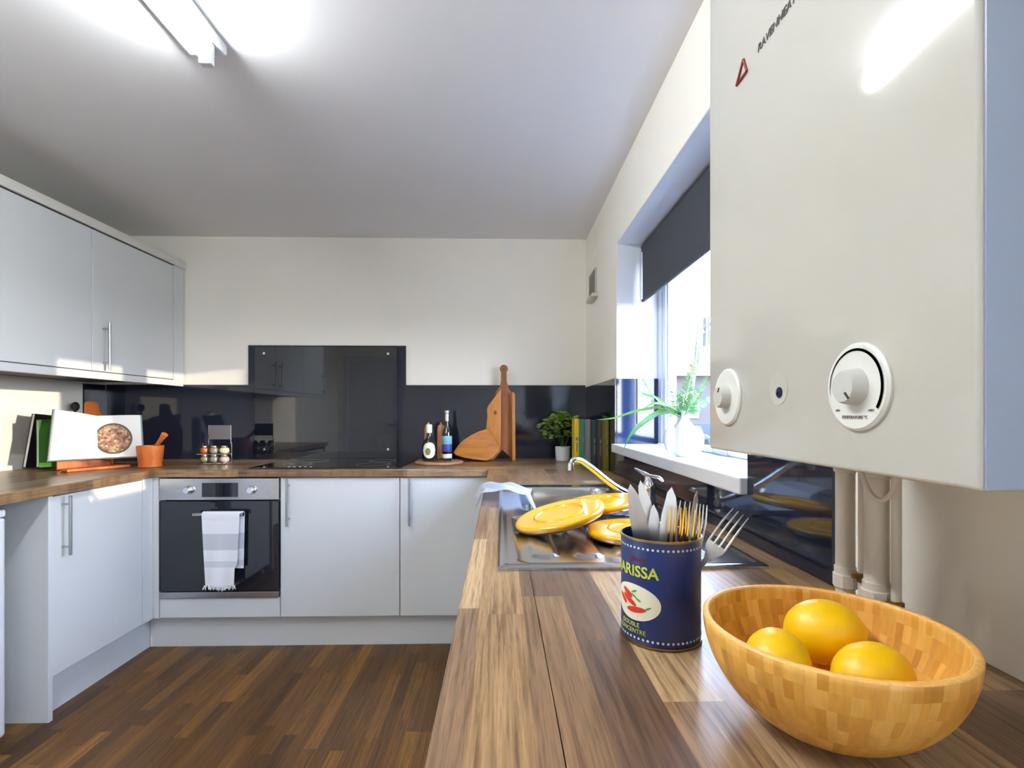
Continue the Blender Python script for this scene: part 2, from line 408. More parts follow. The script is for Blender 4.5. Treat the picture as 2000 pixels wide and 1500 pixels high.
# window 1: white plastic casement, frame set back in the reveal
bm = B(); x0, x1 = .732, .795
box(bm, x0, x1, WY1-.055, WY1, WZ0+.04, WZ1, .004); box(bm, x0, x1, WY0, WY0+.055, WZ0+.04, WZ1, .004)
box(bm, x0, x1, WY0+.055, WY1-.055, WZ0+.002, WZ0+.037, .002); box(bm, x0, x1, WY0+.055, WY1-.055, WZ1-.055, WZ1, .004)
MU = 1.665; box(bm, x0, x1, MU-.035, MU+.035, WZ0+.037, WZ1-.055, .004)
win = struct('window_1', bm, M['upvc'])
for a, b in ((WY0+.055, MU-.035), (MU+.035, WY1-.055)):
    bm = B(); g = .042; xa, xb = .716, .775
    zs = 1.0515; gb = .020; xa = .7365
    box(bm, xa, xb, a, a+g, zs, WZ1-.055, .006); box(bm, xa, xb, b-g, b, zs, WZ1-.055, .006)
    box(bm, xa, xb, a+g, b-g, zs, zs+gb, .003); box(bm, xa, xb, a+g, b-g, WZ1-.055-g, WZ1-.055, .006)
    # inner bead
    g2 = g+.012
    box(bm, .745, .765, a+g, a+g2, zs+gb, WZ1-.055-g, .003); box(bm, .745, .765, b-g2, b-g, zs+gb, WZ1-.055-g, .003)
    s = obj('sash', bm, M['upvc'], win)
    bm = B(); box(bm, .752, .756, a+g2, b-g2, zs+gb, WZ1-.055-g); obj('pane', bm, M['pane'], s)
bm = B(); box(bm, .70, .716, MU+.045, MU+.07, 1.42, 1.52, .003); tube(bm, [(.708, MU+.057, 1.47), (.69, MU+.057, 1.465), (.685, MU+.057, 1.40), (.685, MU+.057, 1.36)], .008)
obj('handle', bm, M['upvc'], win, True)
# white linings of the reveal
bm = B(); box(bm, XR+.001, .731, WY1-.003, WY1+.001, 1.352, WZ1); box(bm, XR+.001, .731, WY0, WY1, WZ1-.003, WZ1+.001); box(bm, XR+.001, .731, WY0-.001, WY0+.003, 1.05, WZ1)
struct('trim_3', bm, M['reveal'])
# sill
bm = B(); box(bm, XR-.025, .735, WY0+.001, WY1-.001, WZ0, 1.050, .004)
struct('trim_1', bm, M['upvc'])

# ------------------------------------------------------------------ splashbacks
s = thing('splashback', 'charcoal glossy splashback stepping up behind the hob along the far wall', 'splashback', (-.95, 3.16, .912))
bm = B(); y0 = 3.160
box(bm, XL+.012, -1.556, y0, YB, .912, 1.366); box(bm, -1.556, -.587, y0, YB, .912, 1.610); box(bm, -.587, XR-.008, y0, YB, .912, 1.366)
obj('panel', bm, M['splash'], s)
bm = B(); box(bm, -1.556, -.587, y0-.001, YB, 1.610, 1.6135); box(bm, XL+.012, -1.556, y0-.001, YB, 1.366, 1.369); box(bm, -.587, XR-.008, y0-.001, YB, 1.366, 1.369)
obj('edge_strip', bm, M['under'], s)
bm = B(); box(bm, XL, XL+.010, 3.0, 3.158, .912, 1.366)
tag(obj('splashback', bm, M['splash']), 'short charcoal splashback return on the left wall in the corner behind the cookbook', 'splashback')
bm = B(); box(bm, XR-.008, XR, WY1, 3.158, .912, 1.355); box(bm, XR-.008, XR, WY0, WY1, .912, WZ0-.001); box(bm, XR-.008, XR, .80, WY0, .912, 1.355)
tag(obj('splashback', bm, M['splash']), 'charcoal glossy splashback along the window wall under the sill and around the pipes', 'splashback')
bm = B(); box(bm, XR+.0005, .731, WY1-.011, WY1-.0035, 1.051, 1.352)
tag(obj('splashback', bm, M['splash_sunlit']), 'short glossy splashback panel inside the window reveal, sunlit blue put into its colour, behind the vase leaves', 'splashback')
s = thing('glass_splashback', 'dark reflective glass panel fixed behind the hob', 'splashback', (-1.076, 3.15, .914))
bm = B(); box(bm, -1.512, -.640, 3.150, 3.1575, .914, 1.603, .001); obj('panel', bm, M['glass_dk'], s)
for x, z in ((-1.455, 1.562), (-.695, 1.562), (-1.455, .97), (-.695, .97)):
    bm = B(); cyl(bm, .008, 0, .004, 20, T(x, 3.150, z) @ RX(pi/2), bev=.001); obj('screw_cap', bm, M['chrome'], s, True)

# ------------------------------------------------------------------ worktops
ZT, ZU = .910, .872
bm = B(); box(bm, XL, XR, 2.556, YB, ZU, ZT, .003)
tag(obj('worktop', bm, M['wt_x']), 'walnut block worktop of the far run under the hob and bottles', 'worktop')
bm = B(); box(bm, XL, -1.722, 1.20, 2.5545, ZU, ZT, .003)
tag(obj('worktop', bm, M['wt_y']), 'walnut block worktop of the left run in front of the cookbook', 'worktop')
bm = B(); hx0, hx1, hy0, hy1 = .055, .40, 1.39, 1.90      # bowl cut-out
box(bm, -.06, hx0, -.15, 2.5545, ZU, ZT, .003); box(bm, hx1, XR, -.15, 2.5545, ZU, ZT); box(bm, hx0-.004, hx1, -.15, hy0, ZU, ZT); box(bm, hx0-.004, hx1, hy1, 2.5545, ZU, ZT)
tag(obj('worktop', bm, M['wt_y']), 'walnut block worktop of the window run holding the sink and lemon bowl', 'worktop')

# ------------------------------------------------------------------ cabinets
def bar_handle(parent, c, axis_len, out, name='handle', r=.006):
    "vertical T-bar handle: c centre on the door face, out = outward unit vector"
    bm = B(); c = Vector(c); o = Vector(out); h = axis_len/2
    tube(bm, [c+o*.032+Vector((0, 0, -h)), c+o*.032+Vector((0, 0, h))], r, 12)
    for k in (-1, 1): tube(bm, [c+Vector((0, 0, k*h*.72)), c+o*.032+Vector((0, 0, k*h*.72))], r*.8, 10)
    return obj(name, bm, M['steel'], parent, True)
YD = 2.576
def base_y(x0, x1, label, handle_x=None, group=None, dx1=None):
    t = thing('base_cabinet', label, 'cabinet', ((x0+x1)/2, 2.86, 0), group=group)
    bm = B(); box(bm, x0, x1, YD+.019, 3.15, .163, .871); obj('body', bm, M['cabin'], t)
    bm = B(); box(bm, x0+.002, (dx1 or x1)-.002, YD, YD+.018, .165, .866, .0025)
    dr = obj('door', bm, M['cab'], t)
    bar_handle(dr, (handle_x, YD, .745), .235, (0, -1, 0))
    return t
X0 = -1.7097
base_y(X0+.6, X0+1.2, 'pale grey base cabinet beside the oven with a bar handle', X0+.6+.045)
base_y(X0+1.2, -.066, 'pale grey base cabinet between the middle door and the window run', X0+1.2+.052)
# oven housing
t = thing('oven_cabinet', 'pale grey housing around and below the built-in oven', 'cabinet', (-1.41, 2.86, 0))
bm = B(); box(bm, X0, X0+.018, YD+.019, 3.15, .163, .871); box(bm, X0+.582, X0+.6, YD+.019, 3.15, .163, .871); box(bm, X0+.018, X0+.582, YD+.019, 3.15, .163, .262)
obj('body', bm, M['cabin'], t)
bm = B(); box(bm, X0+.002, X0+.598, YD, YD+.018, .165, .262, .0025); obj('lower_panel', bm, M['cab'], t)
bm = B(); box(bm, -1.742, X0-.002, YD, YD+.03, .163, .871, .001); obj('filler_strip', bm, M['cab'], t)
# oven
ov = thing('oven', 'built-in electric oven with steel control panel and black glass door', 'oven', (-1.41, 2.8, .264))
bm = B(); box(bm, X0+.021, X0+.579, YD+.02, 3.1, .266, .865); obj('body', bm, M['under'], ov)
bm = B(); box(bm, X0+.004, X0+.596, YD-.006, YD+.019, .757, .866, .002); cp = obj('control_panel', bm, M['steel'], ov)
bm = B(); box(bm, X0+.215, X0+.393, YD-.0075, YD-.006, .772, .843); obj('display', bm, M['glass_dk'], cp)
for x in (X0+.150, X0+.462):
    bm = B(); cyl(bm, .021, 0, .006, 28, T(x, YD-.006, .807) @ RX(pi/2), bev=.002); cyl(bm, .0165, .006, .026, 28, T(x, YD-.006, .807) @ RX(pi/2), bev=.002)
    obj('knob', bm, M['chrome'], cp, True)
bm = B(); box(bm, X0+.004, X0+.596, YD-.010, YD+.018, .300, .752, .002); dr = obj('door', bm, M['glass_dk'], ov)
bm = B(); box(bm, X0+.004, X0+.596, YD-.010, YD+.018, .266, .297, .002); obj('lower_trim', bm, M['steel'], dr)
bm = B(); tube(bm, [(-1.515, YD-.045, .692), (-1.27, YD-.045, .692)], .009, 14)
for x in (-1.495, -1.29): tube(bm, [(x, YD-.008, .692), (x, YD-.045, .692)], .006, 10)
obj('handle', bm, M['steel'], dr, True)
# tea towel over the oven handle
def towel():
    t = thing('tea_towel', 'white and grey striped tea towel with fringed ends hanging over the oven handle', 'towel', (-1.385, 2.53, .34))
    bm = B(); yc, zc, rr = YD-.045, .692, .013
    path = [(yc-rr-.002, .345+.35*i/16, 1) for i in range(17)]
    path = [(p[0], p[1]) for p in path]
    for k in range(1, 8): a = pi - pi*k/8; path.append((yc+rr*cos(a), zc+rr*sin(a)+.003))
    for i in range(13): path.append((yc+rr+.001, zc-.27*i/12))
    nx = 22; g = []
    for j, (y, z) in enumerate(path):
        row = []; front = j < 18
        down = max(0, (.70-z)/.36)
        wL = -1.466 + .018*down; wR = -1.283 - .012*down*(1 if front else .5) + (0 if front else .012)
        if front and down > .72: wR -= .012
        for i in range(nx+1):
            u = i/nx; x = wL+(wR-wL)*u
            wv = .004*sin(u*pi*3.2+down*1.5)*down*(1 if front else .5)
            row.append(bm.verts.new((x, y+wv-(.003*down if front else -.002), z+(.004*sin(u*9+.5) if j == 0 else 0))))
        g.append(row)
    for a, b in zip(g, g[1:]):
        for i in range(nx): bm.faces.new((a[i], a[i+1], b[i+1], b[i]))
    bmesh.ops.recalc_face_normals(bm, faces=bm.faces)
    r = bmesh.ops.solidify(bm, geom=bm.faces[:], thickness=.003)
    obj('cloth', bm, M['towel'], t, True)
    bm = B(); rnd = random.Random(4)
    for i in range(46):
        u = i/45; x = -1.450+(.146)*u
        z = .347+.004*sin(u*9); dx = rnd.uniform(-.004, .004) + (-.006 if u < .1 else .006 if u > .9 else 0)
        tube(bm, [(x, YD-.062, z), (x+dx*.6, YD-.063, z-.01), (x+dx, YD-.062+rnd.uniform(-.003, .003), z-rnd.uniform(.016, .026))], .0018, 5)
    obj('fringe', bm, M['cloth'], t, True)
towel()

# left run
XD = -1.740
t = thing('base_cabinet', 'pale base cabinet of the left run with door, bar handle and full-height end panel', 'cabinet', (-2.08, 2.28, 0))
bm = B(); box(bm, XL+.005, XD-.019, 2.004, 2.575, .163, .871); obj('body', bm, M['cabin'], t)
bm = B(); box(bm, XD-.018, XD, 2.005, 2.500, .165, .866, .0025); dr = obj('door', bm, M['cab'], t)
bar_handle(dr, (XD, 2.050, .745), .235, (1, 0, 0))
bm = B(); box(bm, XD-.018, XD, 2.503, 2.574, .163, .871, .001); obj('filler_strip', bm, M['cab'], t)
bm = B(); box(bm, XL+.005, XD+.004, 1.984, 2.003, 0, .871, .001); obj('end_panel', bm, M['cab'], t)
# plinths
bm = B(); box(bm, XL+.3, XD-.05, 2.004, 2.625, 0, .150); tag(obj('plinth', bm, M['cab']), 'pale plinth under the left cabinet, running in from the end panel', 'plinth')
bm = B(); box(bm, XD-.049, .0, YD+.05, YD+.068, 0, .150); tag(obj('plinth', bm, M['cab']), 'pale plinth along the floor under the oven and far doors', 'plinth')
# fridge
t = thing('undercounter_fridge', 'white undercounter fridge at the left edge beside the end panel', 'fridge', (-2.06, 1.56, 0))
bm = B(); box(bm, XL+.03, XD-.055, 1.27, 1.821, .02, .83, .004); obj('body', bm, M['white'], t)
bm = B(); box(bm, XD-.05, XD-.0, 1.27, 1.824, .055, .825, .012); obj('door', bm, M['white'], t)
bm = B(); box(bm, XL+.03, XD-.0, 1.268, 1.823, .826, .852, .006); obj('top', bm, M['white'], t)
for y in (1.32, 1.76):
    bm = B(); cyl(bm, .018, 0, .03, 16, T(XD-.04, y, 0)); obj('foot', bm, M['dial'], t, True)
# cupboard beyond the fridge
t = thing('base_cabinet', 'pale base cabinet on the camera side of the fridge', 'cabinet', (-2.08, .9, 0))
bm = B(); box(bm, XL+.005, XD-.004, 1.205, 1.225, 0, .871, .001); obj('end_panel', bm, M['cab'], t)

# window-run cabinets below the worktop
xf = -.030
for i, (ya, yb, lab) in enumerate(((1.93, 2.53, 'pale base cabinet of the window run, in the far corner'), (1.33, 1.93, 'pale base cabinet under the sink bowl'),
                        (.73, 1.33, 'pale base cabinet under the drainer'), (.13, .73, 'pale base cabinet under the lemon bowl'))):
    t = thing('base_cabinet', lab, 'cabinet', (.25, (ya+yb)/2, 0))
    top = .871 if i in (0, 3) else .70
    bm = B(); box(bm, xf+.02, XR-.01, ya+.001, yb-.001, .163, top); obj('body', bm, M['cabin'], t)
    bm = B(); box(bm, xf, xf+.018, ya+.002, yb-.002, .165, .866, .0025); dr = obj('door', bm, M['cab'], t)
    bar_handle(dr, (xf, ya+.05, .745), .235, (-1, 0, 0))
bm = B(); box(bm, xf+.05, xf+.068, .13, 2.60, 0, .150); tag(obj('plinth', bm, M['cab']), 'pale plinth below the window run cabinets', 'plinth')
bm = B(); box(bm, xf-.002, XR-.01, .108, .127, 0, .871, .001); tag(obj('end_panel', bm, M['cab']), 'pale end panel closing the window run below the worktop', 'panel')

# upper cabinets on the left wall
XU = -1.951
def upper(y0, y1, hy, label, wide_end=False):
    t = thing('wall_cabinet', label, 'cabinet', ((XL+XU)/2, (y0+y1)/2, 1.39), group='wall cabinets along the left wall')
    bm = B(); box(bm, XL+.003, XU-.019, y0+.0005, y1-.0005, 1.394, 2.075); obj('body', bm, M['cabin'], t)
    bm = B(); box(bm, XU-.018, XU, y0+.002, y1-.002, 1.396, 2.074, .0025); dr = obj('door', bm, M['cab'], t)
    bar_handle(dr, (XU, hy, 1.522), .235, (1, 0, 0))
upper(2.464, 3.064, 2.530, 'pale grey wall cabinet with a bar handle, next to the far wall')
upper(1.864, 2.464, 1.93, 'pale grey wall cabinet at the left edge, second from the far wall')
upper(1.264, 1.864, 1.80, 'pale grey wall cabinet third from the far wall')
upper(.664, 1.264, .73, 'pale grey wall cabinet nearest the camera')
bm = B(); box(bm, XL+.003, XU+.004, 3.066, 3.158, 1.39, 2.078, .001)
tag(obj('filler_panel', bm, M['cab']), 'narrow pale panel between the wall cabinets and the far wall', 'panel')
bm = B(); box(bm, XL+.003, XU+.012, .655, 3.165, 2.079, 2.122, .004)
cn_ = tag(obj('cornice', bm, M['cornice']), 'cream cornice strip running along the top of the wall cabinets', 'cornice')
bm = B(); box(bm, XU-.018, XU+.001, .664, 3.158, 2.0745, 2.0788); obj('shadow_line', bm, M['under'], cn_)  # dark strip added to draw the shadow line under the cornice
bm = B(); box(bm, XU-.018, XU+.002, .66, 3.158, 1.358, 1.3925, .002)
lr_ = tag(obj('light_rail', bm, M['cab']), 'pale pelmet rail under the wall cabinet doors', 'rail')
bm = B(); box(bm, XU-.018, XU-.002, .664, 3.066, 1.3928, 1.3958); obj('shadow_line', bm, M['under'], lr_)  # dark strip painting the shade between doors and pelmet
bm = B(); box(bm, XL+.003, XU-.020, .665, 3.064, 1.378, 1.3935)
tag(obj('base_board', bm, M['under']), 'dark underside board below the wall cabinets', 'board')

# ------------------------------------------------------------------ ceiling light
t = thing('ceiling_light', 'white ceiling batten with a bright fluorescent tube', 'light', (-.86, .72, 2.286))
bm = B(); box(bm, -.925, -.815, -.04, 1.53, 2.255, 2.2855, .004); obj('base', bm, M['white'], t)
for y in (-.02, 1.475):
    bm = B(); box(bm, -.862, -.828, y-.012, y+.012, 2.19, 2.256, .003); obj('tube_holder', bm, M['white'], t)
bm = B(); cyl(bm, .014, -.008, 1.463, 20, T(-.845, 0, 2.210) @ RX(-pi/2)); obj('tube', bm, M['tube'], t, True)

# ------------------------------------------------------------------ blind
t = thing('roller_blind', 'charcoal roller blind half lowered over the window', 'blind', (.66, 1.67, 1.70))
bm = B(); cyl(bm, .020, 0, 1.29, 20, T(.672, WY0+.02, 1.955) @ RX(-pi/2)); obj('roller', bm, M['blind'], t, True)
bm = B(); box(bm, .652, .6535, WY0+.03, WY1-.035, 1.712, 1.955); obj('fabric', bm, M['blind'], t)
bm = B(); box(bm, .646, .660, WY0+.03, WY1-.033, 1.700, 1.714, .003); obj('bottom_rail', bm, M['blind'], t)
bm = B()
pts = [(.64, 2.305, 1.94), (.64, 2.305, 1.15), (.64, 2.297, 1.14), (.64, 2.289, 1.15), (.64, 2.289, 1.94)]
tube(bm, pts, .0018, 6); obj('pull_chain', bm, M['upvc'], t, True)

# ------------------------------------------------------------------ boiler
XB = .280; BY0, BY1, BZ0, BZ1 = .288, .672, 1.1405, 1.86
t = thing('boiler', 'white wall-hung gas boiler with two round dials beside the window', 'boiler', (.40, .48, BZ0))
bm = B(); box(bm, XB, XR-.001, BY0+.0015, BY1, BZ0, BZ1, .0035, seg=3); case = obj('casing', bm, M['enamel'], t, True, ang=60)
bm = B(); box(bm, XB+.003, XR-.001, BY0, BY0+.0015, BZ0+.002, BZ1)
obj('daylit_side', bm, mat('painted_side_daylight', (136, 148, 168), .3, var=0), case, label='added side sheet with bluish daylight painted in')  # sheet added over the casing side, bluish daylight put into its colour
def dial(y, z, r, name, marks):
    MM = T(XB, y, z) @ RY(-pi/2)
    bm = B(); lathe(bm, [(r, -.001), (r, .0020), (r-.002, .0038), (r-.006, .0040), (r-.009, .0038), (0, .0032)], 56, MM)
    dd = obj(name, bm, M['dial'], case, True)
    kr = r*.41
    bm = B(); lathe(bm, [(kr+.001, .003), (kr, .005), (kr-.001, .0125), (kr-.0025, .0142), (0, .0145)], 40, MM); obj('knob', bm, M['knob'], dd, True)
    bm = B()
    def pt(a, rad, h): # a clockwise from top as seen by someone facing the boiler
        return Vector((XB-h, y-rad*sin(a), z+rad*cos(a)))
    if marks:
        n = 60; a0, a1 = R(-100), R(125)
        for k in range(n):
            ta, tb = k/n, (k+1)/n
            A, Bq = a0+(a1-a0)*ta, a0+(a1-a0)*tb
            wa, wb = .0004+.0022*min(1, ta*1.5), .0004+.0022*min(1, tb*1.5)
            rc = r*.84
            vs = [bm.verts.new(pt(*q)) for q in ((A, rc-wa/2, .0044), (A, rc+wa/2, .0044), (Bq, rc+wb/2, .0044), (Bq, rc-wb/2, .0044))]
            bm.faces.new(vs)
        r_ = bmesh.ops.solidify(bm, geom=bm.faces[:], thickness=.0008)
        obj('scale_arc', bm, M['black'], dd)
    bm = B(); a = R(140) if marks else R(25)
    c0 = pt(a, kr*.45, .0147); c1 = pt(a, kr*.85, .0142); tube(bm, [c0, c1], .0009, 8); obj('pointer_mark', bm, M['black'], dd)
    return dd
d1 = dial(.388, 1.2075, .0345, 'dial', True)
d2 = dial(.614, 1.2075, .0345, 'dial', False)
def on_boiler(bm, y, z, h=.0044):
    "text facing -X: local x -> -Y, local y -> Z"
    bmesh.ops.transform(bm, matrix=T(XB-h, y, z) @ Matrix(((0, 0, -1, 0), (-1, 0, 0, 0), (0, 1, 0, 0), (0, 0, 0, 1))), verts=bm.verts); return bm
bm = on_boiler(text_bm('TEMPERATURE °C', .0036), .388, 1.1838); obj('lettering', bm, M['greyprint'], d1)
for s_, yy in (('min', .407), ('max', .370)):
    bm = on_boiler(text_bm(s_, .0034), yy, 1.1895); obj('lettering', bm, M['greyprint'], d1)
bm = B(); lathe(bm, [(.0055, -.001), (.0055, .001), (.004, .0016), (0, .0017)], 24, T(XB, .501, 1.208) @ RY(-pi/2)); obj('indicator_lens', bm, mat('navy_lens', (16, 16, 60), .15, var=0), case, True)
bm = B(); lathe(bm, [(.0165, -.0008), (.0165, .0004), (.010, .0002), (0, .0001)], 32, T(XB, .503, 1.212) @ RY(-pi/2)); obj('indicator_recess', bm, M['enamel'], case, True)
# name plate
bm = on_boiler(text_bm('RAVENHEAT', .0125, .0003, .15), .508, 1.582, .0006); obj('lettering', bm, mat('charcoal_letters', (70, 70, 66), .4, var=0), case)
bm = B()
tri = [(.592, 1.575), (.567, 1.575), (.575, 1.594)]
for (ya, za), (yb, zb) in zip(tri, tri[1:]+tri[:1]): tube(bm, [(XB-.0008, ya, za), (XB-.0008, yb, zb)], .0016, 6)
obj('logo_triangle', bm, M['red'], case)

# pipes under the boiler
def pipe(y, x, r, nut_z, label, big):
    t = thing('boiler_pipe', label, 'pipe', (x, y, .91), group='pipes below the boiler')
    bm = B(); tube(bm, [(x, y, .9105), (x, y, 1.139)], r, 20); obj('tube', bm, M['pipe'], t, True)
    if big:
        bm = B(); cyl(bm, r*1.28, nut_z-.014, nut_z+.006, 8, T(x, y, 0), bev=.002); cyl(bm, r*1.12, nut_z+.006, nut_z+.014, 20, T(x, y, 0))
        obj('nut', bm, M['pipe'], t, True)
        bm = B(); cyl(bm, r*1.2, 1.110, 1.137, 20, T(x, y, 0), bev=.002); obj('collar', bm, M['pipe'], t, True)
    else:
        bm = B(); cyl(bm, r*1.5, nut_z-.008, nut_z+.004, 8, T(x, y, 0), bev=.001); cyl(bm, .0035, 0, .012, 10, T(x-.001, y, nut_z) @ RY(-pi/2))
        obj('valve', bm, M['brass'], t, True)
pipe(.650, .450, .0112, .974, 'thick white pipe below the boiler, farthest of the four, beside the splashback', True)
pipe(.620, .452, .0056, .985, 'thin white pipe between the two thick pipes under the boiler', False)
pipe(.590, .446, .0128, .974, 'thick white pipe with a hexagonal nut, second thick pipe from the splashback', True)
pipe(.565, .450, .0052, .970, 'thin white pipe nearest the camera under the boiler', False)
bm = B(); pts = [(.42, .585, 1.139), (.42, .580, 1.12), (.42, .567, 1.099), (.42, .551, 1.091), (.42, .537, 1.098), (.42, .527, 1.115), (.42, .524, 1.139)]
tube(bm, spline(pts, 5), .0028, 10); tag(obj('overflow_hose', bm, M['pipe'], smooth=True), 'small looped cream hose under the boiler casing', 'hose')

# wall controller and hook
t = thing('heating_controller', 'small heating controller with a brown dark face on the window wall', 'controller', (.53, 2.915, 1.85))
bm = B(); box(bm, .530, .5395, 2.825, 3.010, 1.865, 2.012, .003); obj('housing', bm, M['knob'], t)
bm = B(); box(bm, .528, .530, 2.832, 3.003, 1.874, 2.004, .001); fc = obj('face', bm, mat('brown_screen', (84, 76, 52), .35), t)
bm = B(); box(bm, .527, .528, 2.89, 2.94, 1.90, 1.96); obj('display', bm, M['greyprint'], fc)
bm = B(); box(bm, .505, .5395, 2.78, 2.975, 1.838, 1.860, .003); obj('flap', bm, M['pipe'], t)
bm = B(); box(bm, .534, .5395, 2.83, 2.86, 2.09, 2.115, .001); tube(bm, [(.535, 2.845, 2.10), (.525, 2.845, 2.09), (.522, 2.845, 2.075), (.530, 2.845, 2.068)], .0025, 8)
tag(obj('wall_hook', bm, M['wall'], smooth=True), 'tiny cream hook on the wall above the heating controller', 'hook')

# ------------------------------------------------------------------ hob
t = thing('hob', 'black glass hob set into the worktop below the glass panel', 'hob', (-.89, 2.9, .91))
bm = B(); box(bm, -1.278, -.506, 2.600, 3.135, .9105, .9155, .0015); obj('glass', bm, M['hob'], t)
for i, (x, y, r) in enumerate(((-1.10, 2.99, .09), (-1.10, 2.77, .075), (-.69, 2.99, .075), (-.69, 2.77, .09))):
    bm = B(); lathe(bm, [(r, .9156), (r, .9159), (r-.002, .9159), (r-.002, .9156)], 48, T(x, y, 0)); obj('zone_ring', bm, M['greyprint'], t)
bm = B()
for k in range(5):
    bm = B(); cyl(bm, .006, .9156, .9160, 12, T(-1.09+.028*k, 2.635, 0)); obj('touch_control', bm, M['cream'], t)

# ------------------------------------------------------------------ sink
SX0, SX1, SY0, SY1 = -.004, .480, .893, 1.962
def sstep(a, b, x):
    t_ = max(0, min(1, (x-a)/(b-a))); return t_*t_*(3-2*t_)
def rsd(x, y, cx, cy, hx, hy, r):
    qx, qy = abs(x-cx)-hx+r, abs(y-cy)-hy+r
    return math.hypot(max(qx, 0), max(qy, 0))+min(max(qx, qy), 0)-r
def sink_h(x, y):
    e = min(x-SX0, SX1-x, y-SY0, SY1-y)
    h = .0050 + .003*sstep(.0, .006, e) - .0025*sstep(.010, .020, e)
    b = rsd(x, y, .228, 1.645, .165, .235, .06)
    h -= .150*sstep(.0, .028, -b)
    dd = rsd(x, y, .215, 1.135, .185, .215, .03)
    h -= .0042*sstep(.0, .012, -dd)
    if dd < -.02:
        for cx in (.085, .172, .258, .345):
            q = rsd(x, y, cx, 1.15, .026, .185, .022)
            h += .0045*(1-sstep(-.006, .004, q))
    return h
t = thing('sink', 'stainless steel inset sink with ribbed drainer under the window', 'sink', (.238, 1.43, .91))
bm = B(); nx, ny = 110, 236; g = []
for j in range(ny+1):
    y = SY0+(SY1-SY0)*j/ny
    g.append([bm.verts.new((SX0+(SX1-SX0)*i/nx, y, .910+sink_h(SX0+(SX1-SX0)*i/nx, y))) for i in range(nx+1)])
for a, b in zip(g, g[1:]):
    for i in range(nx): bm.faces.new((a[i], a[i+1], b[i+1], b[i]))
obj('basin', bm, M['sink'], t, True, ang=80)
bm = B(); box(bm, SX0, SX1, SY0, SY0+.004, .9102, .9148); box(bm, SX0, SX0+.004, SY0+.004, SY1, .9102, .9148); box(bm, SX1-.004, SX1, SY0+.004, SY1, .9102, .9148); box(bm, SX0+.004, SX1-.004, SY1-.004, SY1, .9102, .9148)
obj('rim', bm, M['steel'], t)
bm = B(); lathe(bm, [(.0, .7655), (.02, .7655), (.036, .768), (.040, .7665)], 32, T(.228, 1.645, 0)); obj('drain', bm, M['chrome'], t, True)
# tap
t = thing('tap', 'chrome kitchen mixer tap with long raised spout beside the sink', 'tap', (.435, 1.475, .917))
bx, by = .435, 1.475
bm = B(); lathe(bm, [(0, .9175), (.026, .9175), (.026, .922), (.021, .930), (.019, .965), (.021, .975), (.017, .985), (.013, .992), (.012, 1.004), (0, 1.006)], 28, T(bx, by, 0)); bd = obj('body', bm, M['chrome'], t, True)
bm = B(); sp = spline([(bx, by, .938), (.405, 1.465, .941), (.33, 1.44, .978), (.255, 1.415, 1.036), (.222, 1.405, 1.058), (.203, 1.398, 1.060), (.195, 1.395, 1.050)], 6)
tube(bm, sp, [.0105-.0035*i/(len(sp)-1) for i in range(len(sp))], 16); cyl(bm, .0095, 1.032, 1.052, 16, T(.195, 1.395, 0)); obj('spout', bm, M['chrome'], t, True)
bm = B(); lv = spline([(.408, 1.525, 1.022), (.425, 1.495, 1.012), (.437, 1.475, 1.006), (.455, 1.440, 1.004), (.462, 1.425, .994)], 5)
tube(bm, lv, [.004, .005, .006, .007, .008]+[.009]*(len(lv)-10)+[.008, .008, .007, .006, .005], 12, sx=.6); obj('lever', bm, M['chrome'], bd, True)

# plates
def plate(loc, rx, ry, r, label):
    t = thing('plate', label, 'plate', loc, group='yellow plates on the drainer')
    bm = B()
    pr = [(0, 0), (r*.93, 0), (r*.97, .002), (r, .009), (r, .0145), (r-.004, .018), (r-.010, .018), (r*.58, .0162), (r*.56, .0185), (r*.53, .0185), (r*.51, .0158), (0, .0150)]
    lathe(bm, pr, 64, RX(rx) @ RY(ry)); obj('glazed_disc', bm, M['plate'], t, True, local=True, ang=50)
    return t
plate((.142, 1.190, .9385), R(3), R(-14), .107, 'mustard yellow plate tilted on top, left side down on the drainer')
plate((.270, 1.350, .938), R(0), R(-7), .107, 'mustard yellow plate leaning behind, partly hidden by the knives')
plate((.300, 1.120, .9155), R(0), R(0), .107, 'mustard yellow plate lying flat, lowest of the three behind the tin')

# dishcloth over the sink edge
bm = B(); nx, ny = 30, 12; g = []
for j in range(ny+1):
    v = j/ny; row = []
    for i in range(nx+1):
        u = i/nx
        x = -.082+.205*u + .010*sin(v*5); y = 1.60+.30*v - .10*max(0, u-.62) + .012*sin(u*7)
        z = .9215+.026*sin(pi*min(1, u*1.08))**.7*(.65+.35*sin(v*3+1)) + .003*sin(u*16+v*4)
        if u < .08: z -= (.08-u)*.40
        if u > .80: z -= (u-.80)*.34
        row.append(bm.verts.new((x, y, z)))
    g.append(row)
for a, b in zip(g, g[1:]):
    for i in range(nx): bm.faces.new((a[i], a[i+1], b[i+1], b[i]))
bmesh.ops.solidify(bm, geom=bm.faces[:], thickness=.011)
tag(obj('dishcloth', bm, M['cloth'], smooth=True), 'white dishcloth draped over the worktop edge into the sink', 'cloth')

